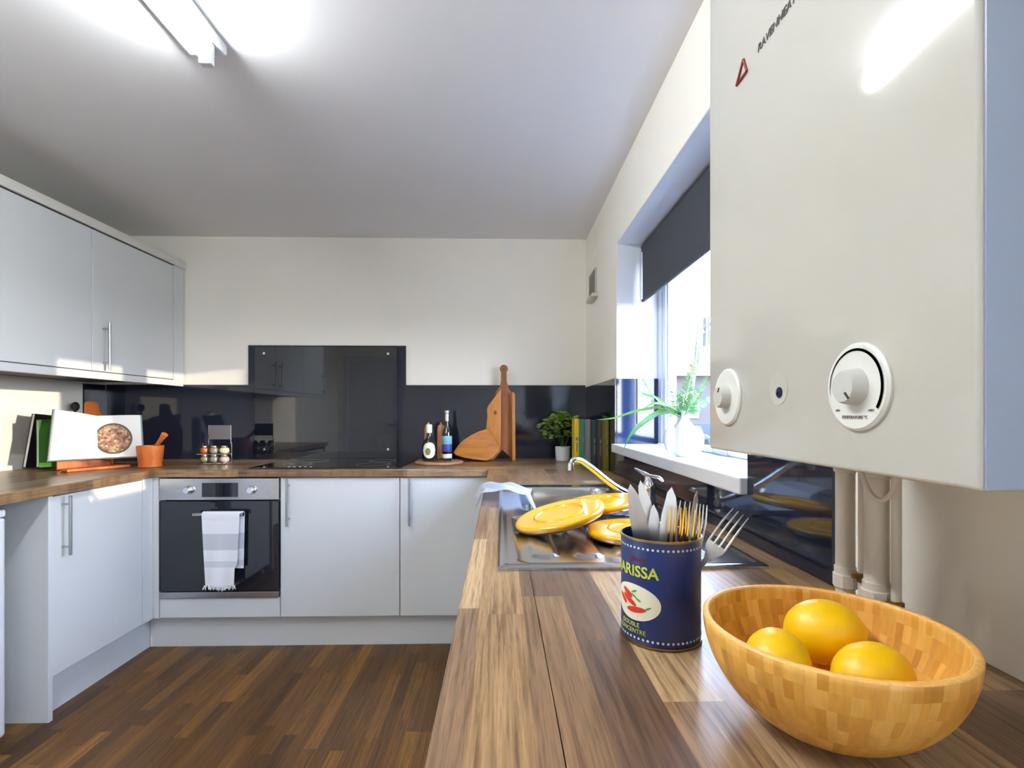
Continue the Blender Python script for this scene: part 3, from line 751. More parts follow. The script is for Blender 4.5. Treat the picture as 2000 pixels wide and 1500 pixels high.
# ------------------------------------------------------------------ harissa tin with cutlery
TX, TY, TR, TZ0, TZ1 = .2005, .630, .0482, .911, 1.038
t = thing('cutlery_tin', 'blue chilli-paste tin holding cutlery, with a white oval of red chillies', 'tin', (TX, TY, TZ0))
bm = B(); lathe(bm, [(0, .0), (TR-.001, .0), (TR, .002), (TR, TZ1-TZ0-.002), (TR-.0012, TZ1-TZ0-.002), (TR-.0014, .004), (0, .004)], 72, T(TX, TY, TZ0)); body = obj('body', bm, M['tin'], t, True)
bm = B()
for z in (TZ0+.0015, TZ1-.0015):
    bm = B(); lathe(bm, [(TR-.001, -.0012), (TR+.0011, -.0012), (TR+.0011, .0012), (TR-.001, .0012)], 72, T(TX, TY, z))
    obj('rolled_rim', bm, M['tinrim'], t, True)
def wrap(bm, az, z, lift=.0006):
    "bend flat lettering (x right, y up) onto the tin: az = compass angle of its centre"
    for v in bm.verts:
        a = az + v.co.x/TR; rr = TR+lift+v.co.z
        v.co = Vector((TX+rr*cos(a), TY+rr*sin(a), z+v.co.y))
    return bm
AZ = R(212)
bm = B()
def ellipse(bm, cx, cy, a, b, ang=0, n=40, h=.0):
    # strip-wise so that it bends well
    ca, sa = cos(ang), sin(ang); cols = 20; prev = None
    for i in range(cols+1):
        s_ = -1+2*i/cols; s_ = sin(s_*pi/2); q = math.sqrt(max(0, 1-s_*s_))
        p = [(s_*a, q*b), (s_*a, -q*b)]
        cur = [bm.verts.new((cx+x*ca-y*sa, cy+x*sa+y*ca, h)) for x, y in p]
        if prev: bm.faces.new((prev[0], prev[1], cur[1], cur[0]))
        prev = cur
    return bm
ellipse(bm, 0, 0, .035, .0215); obj('label_oval', wrap(bm, AZ, .9615, .0004), M['cream'], body)
bm = B()
for cx, cy, a, b, an in ((-.009, .009, .009, .0034, -.45), (-.006, .001, .012, .0032, -.42), (.004, -.0085, .014, .0036, .14), (-.018, .000, .009, .003, -.6)): ellipse(bm, cx, cy, a, b, an)
obj('chilli_picture', wrap(bm, AZ, .9615, .0008), M['pred'], body)
bm = B()
for cx, cy, a, b, an in ((.002, .0075, .005, .0011, -.5), (.002, .013, .0045, .0011, .4), (.008, .004, .004, .0011, -.4), (.020, -.004, .0045, .0011, .5)): ellipse(bm, cx, cy, a, b, an)
obj('chilli_stalks', wrap(bm, AZ, .9615, .0010), M['pgreen'], body)
bm = text_bm('HARISSA', .0185, .0001, 0, .0004)
bmesh.ops.subdivide_edges(bm, edges=[e for e in bm.edges if e.calc_length() > .006], cuts=2)
obj('lettering', wrap(bm, AZ-R(4), .9985), M['lime'], body)
bm = text_bm('phare', .009, .0001, .3); obj('lettering', wrap(bm, AZ+R(6), 1.0135), M['red'], body)
bm = text_bm('DOUBLE\nCONCENTRE', .0075, .0001); obj('lettering', wrap(bm, AZ-R(6), .931), M['lime'], body)
bm = B()
for z in (1.0270, .9195):
    bm = B()
    for k in range(52):
        a = 2*pi*k/52; cyl(bm, .0015, 0, .0003, 8, T(TX+(TR+.0001)*cos(a), TY+(TR+.0001)*sin(a), z) @ RZ(a) @ RY(pi/2))
    obj('dotted_border', bm, M['white'], body)

def knife(tip, base, wdt, label, face):
    "table knife standing blade up: tip, base (in the tin), width, direction the flat faces"
    t = thing('table_knife', label, 'knife', base, group='knives standing in the tin')
    tip, base, face = Vector(tip), Vector(base), Vector(face).normalized()
    ax = (tip-base); L = ax.length; ax.normalize(); side = ax.cross(face).normalized(); nrm = side.cross(ax).normalized()
    MM = Matrix((( side.x, ax.x, nrm.x, base.x), (side.y, ax.y, nrm.y, base.y), (side.z, ax.z, nrm.z, base.z), (0, 0, 0, 1)))
    w_ = wdt/2; b0 = L*.32
    right = [(w_*.45, b0), (w_*.75, b0+.012), (w_, L*.62), (w_*.92, L*.78), (w_*.55, L*.93), (w_*.05, L)]
    left = [(-w_*.35, L*.96), (-w_*.75, L*.80), (-w_*.85, L*.60), (-w_*.6, b0+.012), (-w_*.45, b0)]
    bm = B(); prism(bm, right+left, -.0007, .0007, MM); obj('blade', bm, M['blade'], t)
    bm = B(); tube(bm, [MM @ Vector((0, b0+.004, 0)), MM @ Vector((0, 0, 0))], [.003, .0045], 10, sx=.7); obj('handle', bm, M['blade'], t, True)
def fork(tip, base, label, face, m, n=4, wdt=.022):
    t = thing('fork', label, 'fork', base, group='forks standing in the tin')
    tip, base, face = Vector(tip), Vector(base), Vector(face).normalized()
    ax = (tip-base); L = ax.length; ax.normalize(); side = ax.cross(face).normalized(); nrm = side.cross(ax).normalized()
    MM = Matrix(((side.x, ax.x, nrm.x, base.x), (side.y, ax.y, nrm.y, base.y), (side.z, ax.z, nrm.z, base.z), (0, 0, 0, 1)))
    w_ = wdt/2; y0 = L-.052
    head = [(-w_, y0), (-w_*.9, y0-.008), (-.004, y0-.022), (-.002, y0-.04), (.002, y0-.04), (.004, y0-.022), (w_*.9, y0-.008), (w_, y0)]
    bm = B(); prism(bm, head, -.0008, .0008, MM); obj('head', bm, m, t)
    for k in range(n):
        x = -w_+.0016+(wdt-.0032)*k/(n-1)
        bm = B(); tube(bm, [MM @ Vector((x, y0-.002, 0)), MM @ Vector((x, y0+.03, .003)), MM @ Vector((x*.95, L, 0))], [.0015, .0014, .0006], 7); obj('tine', bm, m, t, True)
    bm = B(); tube(bm, [MM @ Vector((0, y0-.038, 0)), MM @ Vector((0, 0, 0))], [.002, .004], 8, sx=.6); obj('handle', bm, m, t, True)
FC = (-.2, -1, .1)
z0 = .918
knife(at(1230, 945, .622), (.200, .625, z0), .0235, 'silver knife leaning left at the far left of the tin', FC)
knife(at(1250, 938, .655), (.214, .640, z0), .021, 'silver knife with its blade crossing behind the leftmost knife', FC)
knife(at(1311, 951, .628), (.196, .618, z0), .024, 'silver knife leaning right, its blade broad, just left of the gold forks', FC)
knife(at(1276, 985, .640), (.195, .632, z0), .020, 'short silver knife standing between the two broad blades', FC)
knife(at(1361, 958, .640), (.214, .605, z0), .012, 'slim silver knife behind the gold forks', (.3, -1, .1))
fork(at(1325, 990, .612), (.207, .612, z0), 'gold fork next to the broad blade, front left of the gold pair', FC, M['gold'])
fork(at(1352, 996, .606), (.215, .604, z0), 'gold fork with tines up, front right of the gold pair', FC, M['gold'])
fork(at(1334, 978, .640), (.205, .640, z0), 'silver fork standing behind the gold forks', FC, M['blade'])
fork(at(1371, 985, .622), (.222, .618, z0), 'silver fork with tines up at the right rim of the tin', (.2, -1, .1), M['blade'], wdt=.018)
fork(at(1447, 1002, .655), (.200, .640, z0), 'silver fork leaning far out over the right rim of the tin', (-.3, -.8, .6), M['blade'], n=4, wdt=.026)

# ------------------------------------------------------------------ bowl and lemons
BX, BY, BR, BZ = .288, .440, .1025, .911
HB = .0895
t = thing('fruit_bowl', 'large bamboo block bowl holding lemons on the worktop', 'bowl', (BX, BY, BZ))
bm = B(); out = []; inn = []
for k in range(19):
    a = k/18*pi/2
    z_ = k/18; out.append((.023+(BR-.023)*(1-(1-z_)**1.85)**(1/1.85), HB*z_))
for k in range(19):
    z_ = (18-k)/18; inn.append((.034+(BR-.0065-.034)*(1-(1-z_)**1.9)**(1/1.9), .010+(HB-.010)*z_))
prof = [(0, 0)]+out+[(BR-.0015, HB+.0015), (BR-.005, HB+.0015)]+inn+[(0, .010)]
lathe(bm, prof, 96)
bmesh.ops.transform(bm, matrix=RY(R(0)), verts=bm.verts)
for f in bm.faces:
    if f.calc_center_median().z > HB-.0002: f.material_index = 1
bw = obj('shell', bm, [M['bamboo'], M['bamboorim']], t, True, local=True, ang=60)
def lemon(loc, r, rot, label):
    bm = B(); pr = []
    n = 22
    for k in range(n+1):
        a = -pi/2+pi*k/n; z = sin(a)*r*1.18; rr = cos(a)*r
        if k == n: z += .004
        if k == n-1: z += .0015; rr *= .7
        if k == 0: z -= .002
        pr.append((max(rr, 0) if 0 < k < n else 0, z))
    lathe(bm, pr, 36, rot); o = obj('lemon', bm, M['lemon'], None, True, local=True, ang=80); o.location = loc
    tag(o, label, 'lemon', 'lemons in the bamboo bowl')
lemon((.316, .487, .974), .0300, RZ(R(-20)) @ RY(R(82)), 'yellow lemon at the back of the bowl, largest in view')
lemon((.247, .446, .966), .0270, RZ(R(60)) @ RY(R(85)), 'yellow lemon at the left side of the bowl, cut off by its rim')
lemon((.317, .424, .962), .0280, RZ(R(10)) @ RY(R(80)), 'yellow lemon at the front of the bowl, on its right side')

# ------------------------------------------------------------------ vase with fern leaves
VX, VY, VZ = .594, 1.625, 1.051
t = thing('vase', 'white ribbed vase with round side lugs on the windowsill', 'vase', (VX, VY, VZ))
bm = B(); prof = [(0, 0), (.026, 0), (.031, .006), (.036, .03), (.038, .06), (.036, .085), (.028, .102), (.019, .112), (.0145, .125), (.0135, .15), (.0165, .163), (.013, .163), (.010, .15), (.010, .12), (0, .118)]
rings = lathe(bm, prof, 48)
for v in bm.verts:
    rr = math.hypot(v.co.x, v.co.y)
    if rr > .02 and v.co.z > .004:
        a = math.atan2(v.co.y, v.co.x); k = 1+.025*cos(a*16); v.co.x *= k; v.co.y *= k
obj('body', bm, M['white'], t, True, local=True)
for sgn in (-1, 1):
    bm = B(); bmesh.ops.create_uvsphere(bm, u_segments=28, v_segments=16, radius=1.0)
    for v in bm.verts: v.co = Vector((.040*sgn+v.co.x*.026, v.co.y*.017, .052+v.co.z*.046))
    obj('lug', bm, M['white'], t, True, local=True)

def blade_leaf(pts, w_, m, name, parent):
    "long strap leaf with a keel"
    bm = B(); P_ = spline(pts, 8); n = len(P_)
    L_, Rr, K = [], [], []
    for i, p in enumerate(P_):
        d = (P_[min(i+1, n-1)]-P_[max(i-1, 0)]).normalized(); u = i/(n-1)
        s_ = d.cross(Vector((0, 0, 1)))
        if s_.length < .1: s_ = Vector((1, 0, 0))
        s_.normalize(); s_ = (s_*.6+Vector((0, 0, 1))*.8).normalized()
        ww = w_*(.35+.65*sin(pi*min(1, u*.9+.12)))*(1-u**6)
        L_.append(bm.verts.new(p+s_*ww)); Rr.append(bm.verts.new(p-s_*ww)); K.append(bm.verts.new(p+d.cross(s_)*ww*.35))
    for i in range(n-1):
        bm.faces.new((L_[i], L_[i+1], K[i+1], K[i])); bm.faces.new((K[i], K[i+1], Rr[i+1], Rr[i]))
    bmesh.ops.solidify(bm, geom=bm.faces[:], thickness=.0012)
    return obj(name, bm, m, parent, True, ang=80)
def frond(pts, w_, m, parent, n=22, seed=0):
    bm = B(); P_ = spline(pts, 10); tube(bm, P_, [.002*(1-i/len(P_))+.0006 for i in range(len(P_))], 6); N = len(P_); rnd = random.Random(seed)
    for k in range(n):
        u = .2+.8*k/n; p = P_[int(u*(N-1))]; d = (P_[min(int(u*(N-1))+1, N-1)]-P_[max(int(u*(N-1))-1, 0)]).normalized()
        s_ = d.cross(Vector((.3, 1, .1))).normalized()
        for sg in (-1, 1):
            ln = w_*(1.1-u)*rnd.uniform(.8, 1.1)+.004; dr = (s_*sg+d*.6+Vector((rnd.uniform(-.2, .2), rnd.uniform(-.3, .3), rnd.uniform(-.1, .2)))).normalized()
            q = dr.cross(d).cross(dr).normalized()*ln*.13
            a, b, c, e = p, p+dr*ln*.5+q, p+dr*ln, p+dr*ln*.5-q
            bm.faces.new([bm.verts.new(v) for v in (a, b, c, e)])
    return obj('frond', bm, m, parent, False)
t = thing('house_plant', 'spray of long green leaves and feathery fronds standing in the white vase', 'plant', (VX, VY, 1.17))
o0 = (VX, VY, 1.19)
Y = 1.62
blade_leaf([(VX, VY, 1.175), at(1305, 795, 1.62), at(1245, 802, 1.66), at(1200, 816, 1.70), at(1163, 820, 1.74)], .006, M['fern2'], 'leaf', t)
blade_leaf([(VX, VY, 1.175), at(1300, 803, 1.60), at(1270, 815, 1.56), at(1235, 845, 1.52), at(1213, 887, 1.50)], .009, M['fern'], 'leaf', t)
blade_leaf([(VX, VY, 1.175), at(1310, 800, 1.6), at(1285, 782, 1.58), at(1262, 752, 1.55), at(1242, 714, 1.52)], .008, M['fern2'], 'leaf', t)
blade_leaf([(VX, VY, 1.175), at(1308, 796, 1.62), at(1285, 778, 1.63), at(1262, 771, 1.64), at(1245, 763, 1.66)], .006, M['fern2'], 'leaf', t)
blade_leaf([(VX, VY, 1.175), at(1318, 790, 1.60), at(1308, 765, 1.60), at(1292, 740, 1.60)], .004, M['fern'], 'leaf', t)
blade_leaf([(VX, VY, 1.175), at(1320, 800, 1.60), at(1300, 790, 1.58), at(1276, 788, 1.56), at(1255, 800, 1.56)], .006, M['fern2'], 'leaf', t)
frond([(VX, VY, 1.175), at(1338, 780, 1.60), at(1348, 740, 1.60), at(1358, 700, 1.60), at(1362, 668, 1.60)], .030, M['fern'], t, 26, 1)
frond([(VX, VY, 1.175), at(1345, 795, 1.58), at(1362, 770, 1.56), at(1382, 735, 1.55)], .032, M['fern'], t, 24, 2)
frond([(VX, VY, 1.175), at(1350, 800, 1.60), at(1370, 790, 1.60), at(1392, 775, 1.60)], .030, M['fern'], t, 20, 3)
frond([(VX, VY, 1.175), at(1322, 790, 1.61), at(1316, 765, 1.62), at(1306, 750, 1.62)], .026, M['fern'], t, 18, 4)
frond([(VX, VY, 1.175), at(1310, 805, 1.60), at(1290, 798, 1.60), at(1272, 780, 1.60)], .026, M['fern'], t, 18, 5)
bm = B(); tube(bm, spline([(VX, VY, 1.175), at(1352, 760, 1.64), at(1360, 690, 1.68), at(1366, 650, 1.70), at(1384, 632, 1.72), at(1400, 650, 1.72)], 8), .0055, 8)
obj('dried_stem', bm, mat('pale_dry_stem', (186, 176, 170), .7), t, True)

# ------------------------------------------------------------------ far worktop, right of the hob
t = thing('serving_board', 'round wooden board carrying the bottles and mills', 'board', (-.345, 2.86, .9105))
bm = B(); cyl(bm, .135, .0, .014, 56, bev=.004); obj('disc', bm, M['slice'], t, True, local=True)
ZB = .925
def bottle(loc, prof, m, label, parts):
    t = thing('bottle', label, 'bottle', loc)
    bm = B(); lathe(bm, prof, 32); obj('glass', bm, m, t, True, local=True)
    for nm, pr, mm in parts:
        bm = B(); lathe(bm, pr, 32); obj(nm, bm, mm, t, True, local=True)
    return t
b1 = bottle((-.400, 2.85, ZB), [(0, 0), (.036, 0), (.038, .003), (.038, .085), (.034, .105), (.018, .130), (.014, .150), (.014, .165), (0, .165)], M['bottle'],
       'small dark bottle with a cream cap and round pale label', [('cap', [(.0, .205), (.0165, .205), (.0170, .203), (.0170, .158), (.0, .158)], M['cream'])])
# oval label hugging the bottle, facing the room
bm = B()
for i in range(13):
    s_ = -1+2*i/12; q = math.sqrt(max(0, 1-s_*s_)); a = R(-80)+s_*R(60)
    v0 = bm.verts.new((.0387*cos(a), .0387*sin(a), .062+q*.044)); v1 = bm.verts.new((.0387*cos(a), .0387*sin(a), .062-q*.044))
    if i: bm.faces.new((pv[0], pv[1], v1, v0))
    pv = (v0, v1)
obj('label', bm, M['cream'], b1, True, local=True)
bm = B()
for i in range(9):
    s_ = -1+2*i/8; q = math.sqrt(max(0, 1-s_*s_)); a = R(-92)+s_*R(24)
    v0 = bm.verts.new((.0391*cos(a), .0391*sin(a), .055+q*.02)); v1 = bm.verts.new((.0391*cos(a), .0391*sin(a), .055-q*.02))
    if i: bm.faces.new((pv[0], pv[1], v1, v0))
    pv = (v0, v1)
obj('label_emblem', bm, M['olive'], b1, True, local=True)
bottle((-.305, 2.90, ZB), [(0, 0), (.026, 0), (.028, .003), (.028, .150), (.025, .165), (.014, .190), (.012, .215), (.012, .235), (0, .235)], M['bottle2'],
       'tall dark bottle with a silver top and blue label',
       [('cap', [(0, .285), (.010, .285), (.0155, .281), (.0155, .270), (.011, .266), (.0135, .260), (.0135, .224), (0, .224)], M['silver']),
        ('label', [(.0283, .092), (.0286, .093), (.0286, .138), (.0283, .139)], M['teal']), ('label_band', [(.0283, .050), (.0286, .051), (.0286, .091), (.0283, .092)], M['bluel']),
        ('lower_label', [(.0283, .012), (.0286, .013), (.0286, .036), (.0283, .037)], M['cream'])])
for x, lab in ((-.418, 'wooden mill half hidden behind the small bottle, on its left'), (-.345, 'wooden mill standing between the two bottles')):
    t = thing('pepper_mill', lab, 'mill', (x, 2.945, ZB), group='pair of wooden mills')
    bm = B(); lathe(bm, [(0, 0), (.023, 0), (.024, .003), (.0235, .06), (.022, .12), (.022, .158), (0, .158)], 28); obj('body', bm, M['mill'], t, True, local=True)
    bm = B(); lathe(bm, [(0, .1585), (.0215, .1585), (.0225, .175), (.018, .195), (.008, .203), (.006, .210), (.003, .214), (0, .215)], 28); obj('head', bm, M['mill'], t, True, local=True)
bm = B(); rnd = random.Random(7)
for k in range(160):
    x = rnd.uniform(-.055, .055); y = rnd.uniform(-.022, .022); 
    if (x/.055)**2+(y/.022)**2 > 1: continue
    z = .016*(1-(x/.06)**2); M_ = T(x, y, rnd.uniform(0.003, .004+z)) @ RZ(rnd.uniform(0, 6)) @ RY(rnd.uniform(-.6, .6))
    vs = [bm.verts.new(M_ @ Vector(q)) for q in ((-.008, 0, 0), (0, .004, .001), (.008, 0, 0), (0, -.004, .001))]; bm.faces.new(vs)
o = obj('herb_bundle', bm, M['moss'], None, local=True); o.location = (-.325, 2.785, .926); tag(o, 'small heap of dark green herbs at the front of the round board', 'herbs', kind='stuff')

# chopping boards
def board(name, pts, Yb, thick, m, label, lean=0.0, extra=None, bev=.003, hole=None):
    P_ = [at(x, y, Yb) for x, y in pts]; zb = min(p.z for p in P_); xc = sum(p.x for p in P_)/len(P_)
    t = thing(name, label, 'board', (xc, Yb, .9105))
    outl = [(p.x-xc, p.z-zb) for p in P_]
    bm = B(); prism(bm, outl, 0, thick, RX(-lean) @ RX(pi/2), bev=bev); obj('wood', bm, m, t, True, local=True, ang=40)
    return t, xc, zb
def ring_pts(cx, cy, r, a0, a1, n):
    return [(cx+r*cos(R(a0+(a1-a0)*k/n)), cy-r*sin(R(a0+(a1-a0)*k/n))) for k in range(n+1)]
hd = ring_pts(984, 722, 8, -55, 235, 12)
t, xc, zb = board('paddle_board', [(1000, 899), (999, 768), (992, 759), (989.5, 745)]+hd+[(978.5, 745), (977, 757), (968, 766), (966, 899), (980, 878), (988, 884)], 3.085, .018, M['walnutdark'], 'tall dark wooden paddle board with a round-ended handle', -.0)
bm = B(); c = at(984, 721, 3.085-.0185); cyl(bm, .006, 0, .002, 16, T(c.x, 3.085-.018, c.z) @ RX(pi/2)); obj('hanging_hole', bm, M['handlewood'], t)
board('chopping_board', [(978, 884), (979, 762), (968, 776), (953, 796), (951, 805), (953, 815), (950, 837), (946, 862), (950, 901), (963, 901)], 3.060, .018, M['walnutlight'], 'honey wooden board with a wavy edge and knot, in front of the paddle board')
board('chopping_board', [(1007, 898), (1005.5, 768), (1002, 764), (999.5, 766), (1000.5, 898)], 3.03, .014, M['walnutlight'], 'narrow pale board standing edge-on at the right of the paddle board')
lf = [(886, 886), (893, 874), (905, 862), (920, 851), (936, 844), (950, 839), (960, 848), (967, 862), (978, 877), (974, 884), (963, 898), (950, 903), (925, 900), (905, 896), (890, 892)]
t = thing('chopping_board', 'low live-edge orange-brown board leaning in front of the tall boards', 'board', (-.1, 3.0, .9105))
P_ = [at(x, y, 2.98) for x, y in lf]; xc = sum(p.x for p in P_)/len(P_); t.location = (xc, 2.975, .9105); zb = min(p.z for p in P_)
bm = B(); prism(bm, [(p.x-xc, p.z-zb) for p in P_], 0, .02, RX(-.28) @ RX(pi/2), bev=.004); obj('wood', bm, wood('live_edge_wood', (160, 86, 20), (222, 150, 50), 0, 16), t, True, local=True, ang=40)
kn = [o for o in C.objects if o.get('label', '').startswith('honey wooden board')][0]
bm = B(); lathe(bm, [(.0, 0), (.013, 0), (.012, .001), (0, .001)], 16, T(*at(967, 806, 3.0415)) @ RX(pi/2), sx=.7); obj('knot', bm, M['handlewood'], kn, True)

# pot plant
PX, PY = .372, 3.00
t = thing('potted_plant', 'bushy green plant in a small white pot on the far worktop', 'plant', (PX, PY, .9105))
bm = B(); lathe(bm, [(0, 0), (.040, 0), (.043, .003), (.047, .085), (.044, .085), (.042, .070), (0, .070)], 36); obj('pot', bm, M['white'], t, True, local=True)
bm = B(); rnd = random.Random(11)
for k in range(14):
    a = rnd.uniform(0, 2*pi); r_ = rnd.uniform(.03, .09); tube(bm, spline([(0.01*cos(a), .01*sin(a), .07), (r_*.4*cos(a), r_*.4*sin(a), .14), (r_*cos(a), r_*sin(a), rnd.uniform(.14, .25))], 4), .0014, 5)
obj('stems', bm, M['stemg'], t, True, local=True)
def leafgeo(bm, c, dr, nm, L_, W_):
    dr = dr.normalized(); s_ = dr.cross(nm).normalized(); up = s_.cross(dr).normalized()
    ol = [(0, 0), (.25, .42), (.5, .5), (.8, .28), (1, 0), (.8, -.28), (.5, -.5), (.25, -.42)]
    mid = [bm.verts.new(c+dr*L_*u-up*L_*.12*u*u) for u in (0, .25, .5, .8, 1)]
    lft = [bm.verts.new(c+dr*L_*u+s_*W_*v+up*L_*.10*abs(v)-up*L_*.12*u*u) for u, v in ol[1:4]]
    rgt = [bm.verts.new(c+dr*L_*u+s_*W_*v+up*L_*.10*abs(v)-up*L_*.12*u*u) for u, v in ((.25, -.42), (.5, -.5), (.8, -.28))]
    for side in (lft, rgt):
        bm.faces.new((mid[0], side[0], mid[1])); bm.faces.new((mid[1], side[0], side[1], mid[2])); bm.faces.new((mid[2], side[1], side[2], mid[3])); bm.faces.new((mid[3], side[2], mid[4]))
bm = B()
for k in range(330):
    a = rnd.uniform(0, 2*pi); el = rnd.uniform(-.55, 1.5); rr = rnd.uniform(.55, 1)
    c = Vector((-.012+.128*rr*cos(a)*cos(el), .085*rr*sin(a)*cos(el), .185+.112*rr*sin(el)))
    dr = Vector((cos(a+rnd.uniform(-.8, .8)), sin(a+rnd.uniform(-.8, .8)), rnd.uniform(-.5, .6)))
    leafgeo(bm, c-dr*.012, dr, Vector((rnd.uniform(-.4, .4), rnd.uniform(-.7, .1), 1)), rnd.uniform(.026, .04), rnd.uniform(.022, .032))
obj('foliage', bm, M['leaf'], t, False, local=True)

# row of books
bk = [(.034, (226, 190, 30), 'yellow upright book, first of the row beside the pot plant', .252), (.022, (48, 128, 112), 'teal-green upright book next to the yellow one', .250),
      (.026, (126, 126, 126), 'grey upright book in the middle of the row', .250), (.022, (40, 54, 52), 'dark slate upright book just right of the grey one', .247),
      (.020, (58, 60, 56), 'charcoal upright book beside the olive one', .246), (.024, (112, 100, 24), 'olive-brown upright book at the window end of the row', .247)]
ang = R(-58)
p = Vector((.398, 2.84, .9105)); dv = Vector((.112, -.27, 0)); step = dv.normalized(); 
pos = 0
tot = sum(b[0] for b in bk); kx = .150/tot
x = .411; yb = 2.80
for w_, col, lab, hh in bk:
    w2 = w_*.78
    t = thing('book', lab, 'book', (x+w2/2, yb, .9105), group='row of upright books in the corner')
    cm = mat('cover', col, .45, var=.05)
    bm = B(); box(bm, -w2/2+.0004, -w2/2+.0028, 0, .10, 0, hh); box(bm, w2/2-.0028, w2/2-.0004, 0, .10, 0, hh); box(bm, -w2/2+.0004, w2/2-.0004, -.003, 0, 0, hh, .0008)
    obj('cover', bm, cm, t, local=True)
    bm = B(); box(bm, -w2/2+.003, w2/2-.003, .001, .097, .003, hh-.003); obj('pages', bm, M['paper'], t, local=True)
    bm = B(); box(bm, -w2*.22, w2*.22, -.0036, -.003, .13, .15); box(bm, -w2*.12, w2*.12, -.0036, -.003, .07, .12)
    obj('spine_print', bm, M['greyprint'], t, local=True)
    x += w2+.0006; yb -= .068

# ------------------------------------------------------------------ far worktop left: jars, mortar, cookbook
t = thing('spice_rack', 'small chrome rack holding two tiers of round spice jars', 'rack', (-1.59, 2.86, .9105))
bm = B()
for z in (.004, .055): 
    tube(bm, [(-.085, -.03, z), (.075, -.03, z), (.075, .03, z), (-.085, .03, z), (-.085, -.03, z)], .0018, 6)
    for k in range(7): tube(bm, [(-.075+.023*k, -.03, z-.001), (-.075+.023*k, .03, z-.001)], .0012, 5)
for x_, y_ in ((-.085, .03), (.075, .03)): tube(bm, [(x_, y_, 0), (x_, y_, .115)], .002, 6)
obj('frame', bm, M['chrome'], t, True, local=True)
bm = B(); box(bm, -.052, .072, .026, .030, .135, .215, .001); obj('back_plate', bm, mat('grey_smoked_plate', (110, 108, 112), .25, metal=.4), t, local=True)
bm = B(); tube(bm, [(.072, .028, .11), (.072, .028, .215)], .0025, 6); tube(bm, [(-.052, .028, .11), (-.052, .028, .215)], .0018, 6); obj('upright', bm, M['chrome'], t, True, local=True)
cols = {'amber': (170, 84, 20), 'grey': (130, 126, 104), 'cream': (226, 208, 160), 'brown': (110, 80, 50), 'pale': (190, 166, 148), 'khaki': (128, 114, 76)}
for tier, zz, row in ((0, .918, ('khaki', 'grey', 'pale')), (1, .9675, ('amber', 'grey', 'cream'))):
    for k, cn in enumerate(row):
        nm = {'khaki': 'khaki', 'grey': 'grey-green', 'pale': 'pale pink', 'amber': 'amber', 'cream': 'cream'}[cn]
        t = thing('spice_jar', 'round glass jar of %s spice on the %s tier of the rack' % (nm, 'upper' if tier else 'lower'), 'jar', (-1.65+.053*k+(.003 if k == 2 else 0), 2.862, zz), group='spice jars in the rack')
        bm = B(); lathe(bm, [(0, 0), (.014, 0), (.023, .007), (.0255, .018), (.022, .030), (.015, .034), (0, .034)], 24); obj('contents', bm, mat('spice_'+cn, cols[cn], .15, var=.2, nscale=150, coat=.8), t, True, local=True)
        bm = B(); lathe(bm, [(0, .034), (.016, .034), (.0165, .036), (.0165, .043), (.015, .0445), (0, .0445)], 24); obj('lid', bm, M['chrome'], t, True, local=True)

t = thing('mortar', 'orange wooden mortar beside the open cookbook', 'mortar', (-1.838, 2.70, .9105))
bm = B(); lathe(bm, [(0, 0), (.050, 0), (.054, .004), (.052, .02), (.056, .05), (.062, .105), (.061, .112), (.054, .112), (.050, .09), (.040, .03), (0, .022)], 40); obj('cup', bm, M['terra'], t, True, local=True)
bm = B(); pA, pB = (-1.865, 2.72, .945), at(322, 848, 2.66)
pts = spline([pA, (-1.83, 2.705, .995), at(312, 862, 2.67), pB], 6); n = len(pts)
tube(bm, pts, [.016-.007*sin(pi*min(1, i/n*1.1)) for i in range(n)], 14)
tag(obj('pestle', bm, M['terra'], smooth=True), 'wooden pestle leaning out of the orange mortar', 'pestle')

# open cookbook on its stand, facing the room
cb = thing('cookbook', 'open cookbook with a blank page and a round dish photograph', 'book', (-2.03, 2.60, .925))
def quad_page(corners, name, m, th=.010, n=14, bulge=.012, parent=cb):
    "curved page block between four corners TL TR BR BL"
    TL, TR_, BR_, BL = [Vector(c) for c in corners]; nrm = (TR_-TL).cross(BL-TL).normalized()
    if nrm.y > 0: nrm = -nrm
    bm = B(); fr = []; bk_ = []
    for i in range(n+1):
        u = i/n; b = bulge*sin(pi*u)**.8
        fr.append((bm.verts.new(TL.lerp(TR_, u)+nrm*(b+th)), bm.verts.new(BL.lerp(BR_, u)+nrm*(b+th))))
        bk_.append((bm.verts.new(TL.lerp(TR_, u)), bm.verts.new(BL.lerp(BR_, u))))
    for i in range(n):
        bm.faces.new((fr[i][0], fr[i][1], fr[i+1][1], fr[i+1][0])); bm.faces.new((bk_[i][0], bk_[i+1][0], bk_[i+1][1], bk_[i][1]))
        bm.faces.new((fr[i][0], fr[i+1][0], bk_[i+1][0], bk_[i][0])); bm.faces.new((fr[i][1], bk_[i][1], bk_[i+1][1], fr[i+1][1]))
    bm.faces.new((fr[0][0], bk_[0][0], bk_[0][1], fr[0][1])); bm.faces.new((fr[n][0], fr[n][1], bk_[n][1], bk_[n][0]))
    return obj(name, bm, m, parent, True), TL, TR_, BR_, BL, nrm
Yl, Yg, Yr = 2.44, 2.64, 2.72
quad_page((at(104, 801, Yl+.05), at(188, 814, Yg+.05), at(192, 896, Yg-.01), at(93, 900, Yl-.01)), 'pages', M['paper'], .012, bulge=.012)
rp, TL, TR_, BR_, BL, nrm = quad_page((at(188, 814, Yg+.05), at(274, 812, Yr+.05), at(279, 892, Yr-.01), at(192, 896, Yg-.01)), 'pages', M['paper'], .010, bulge=.006)
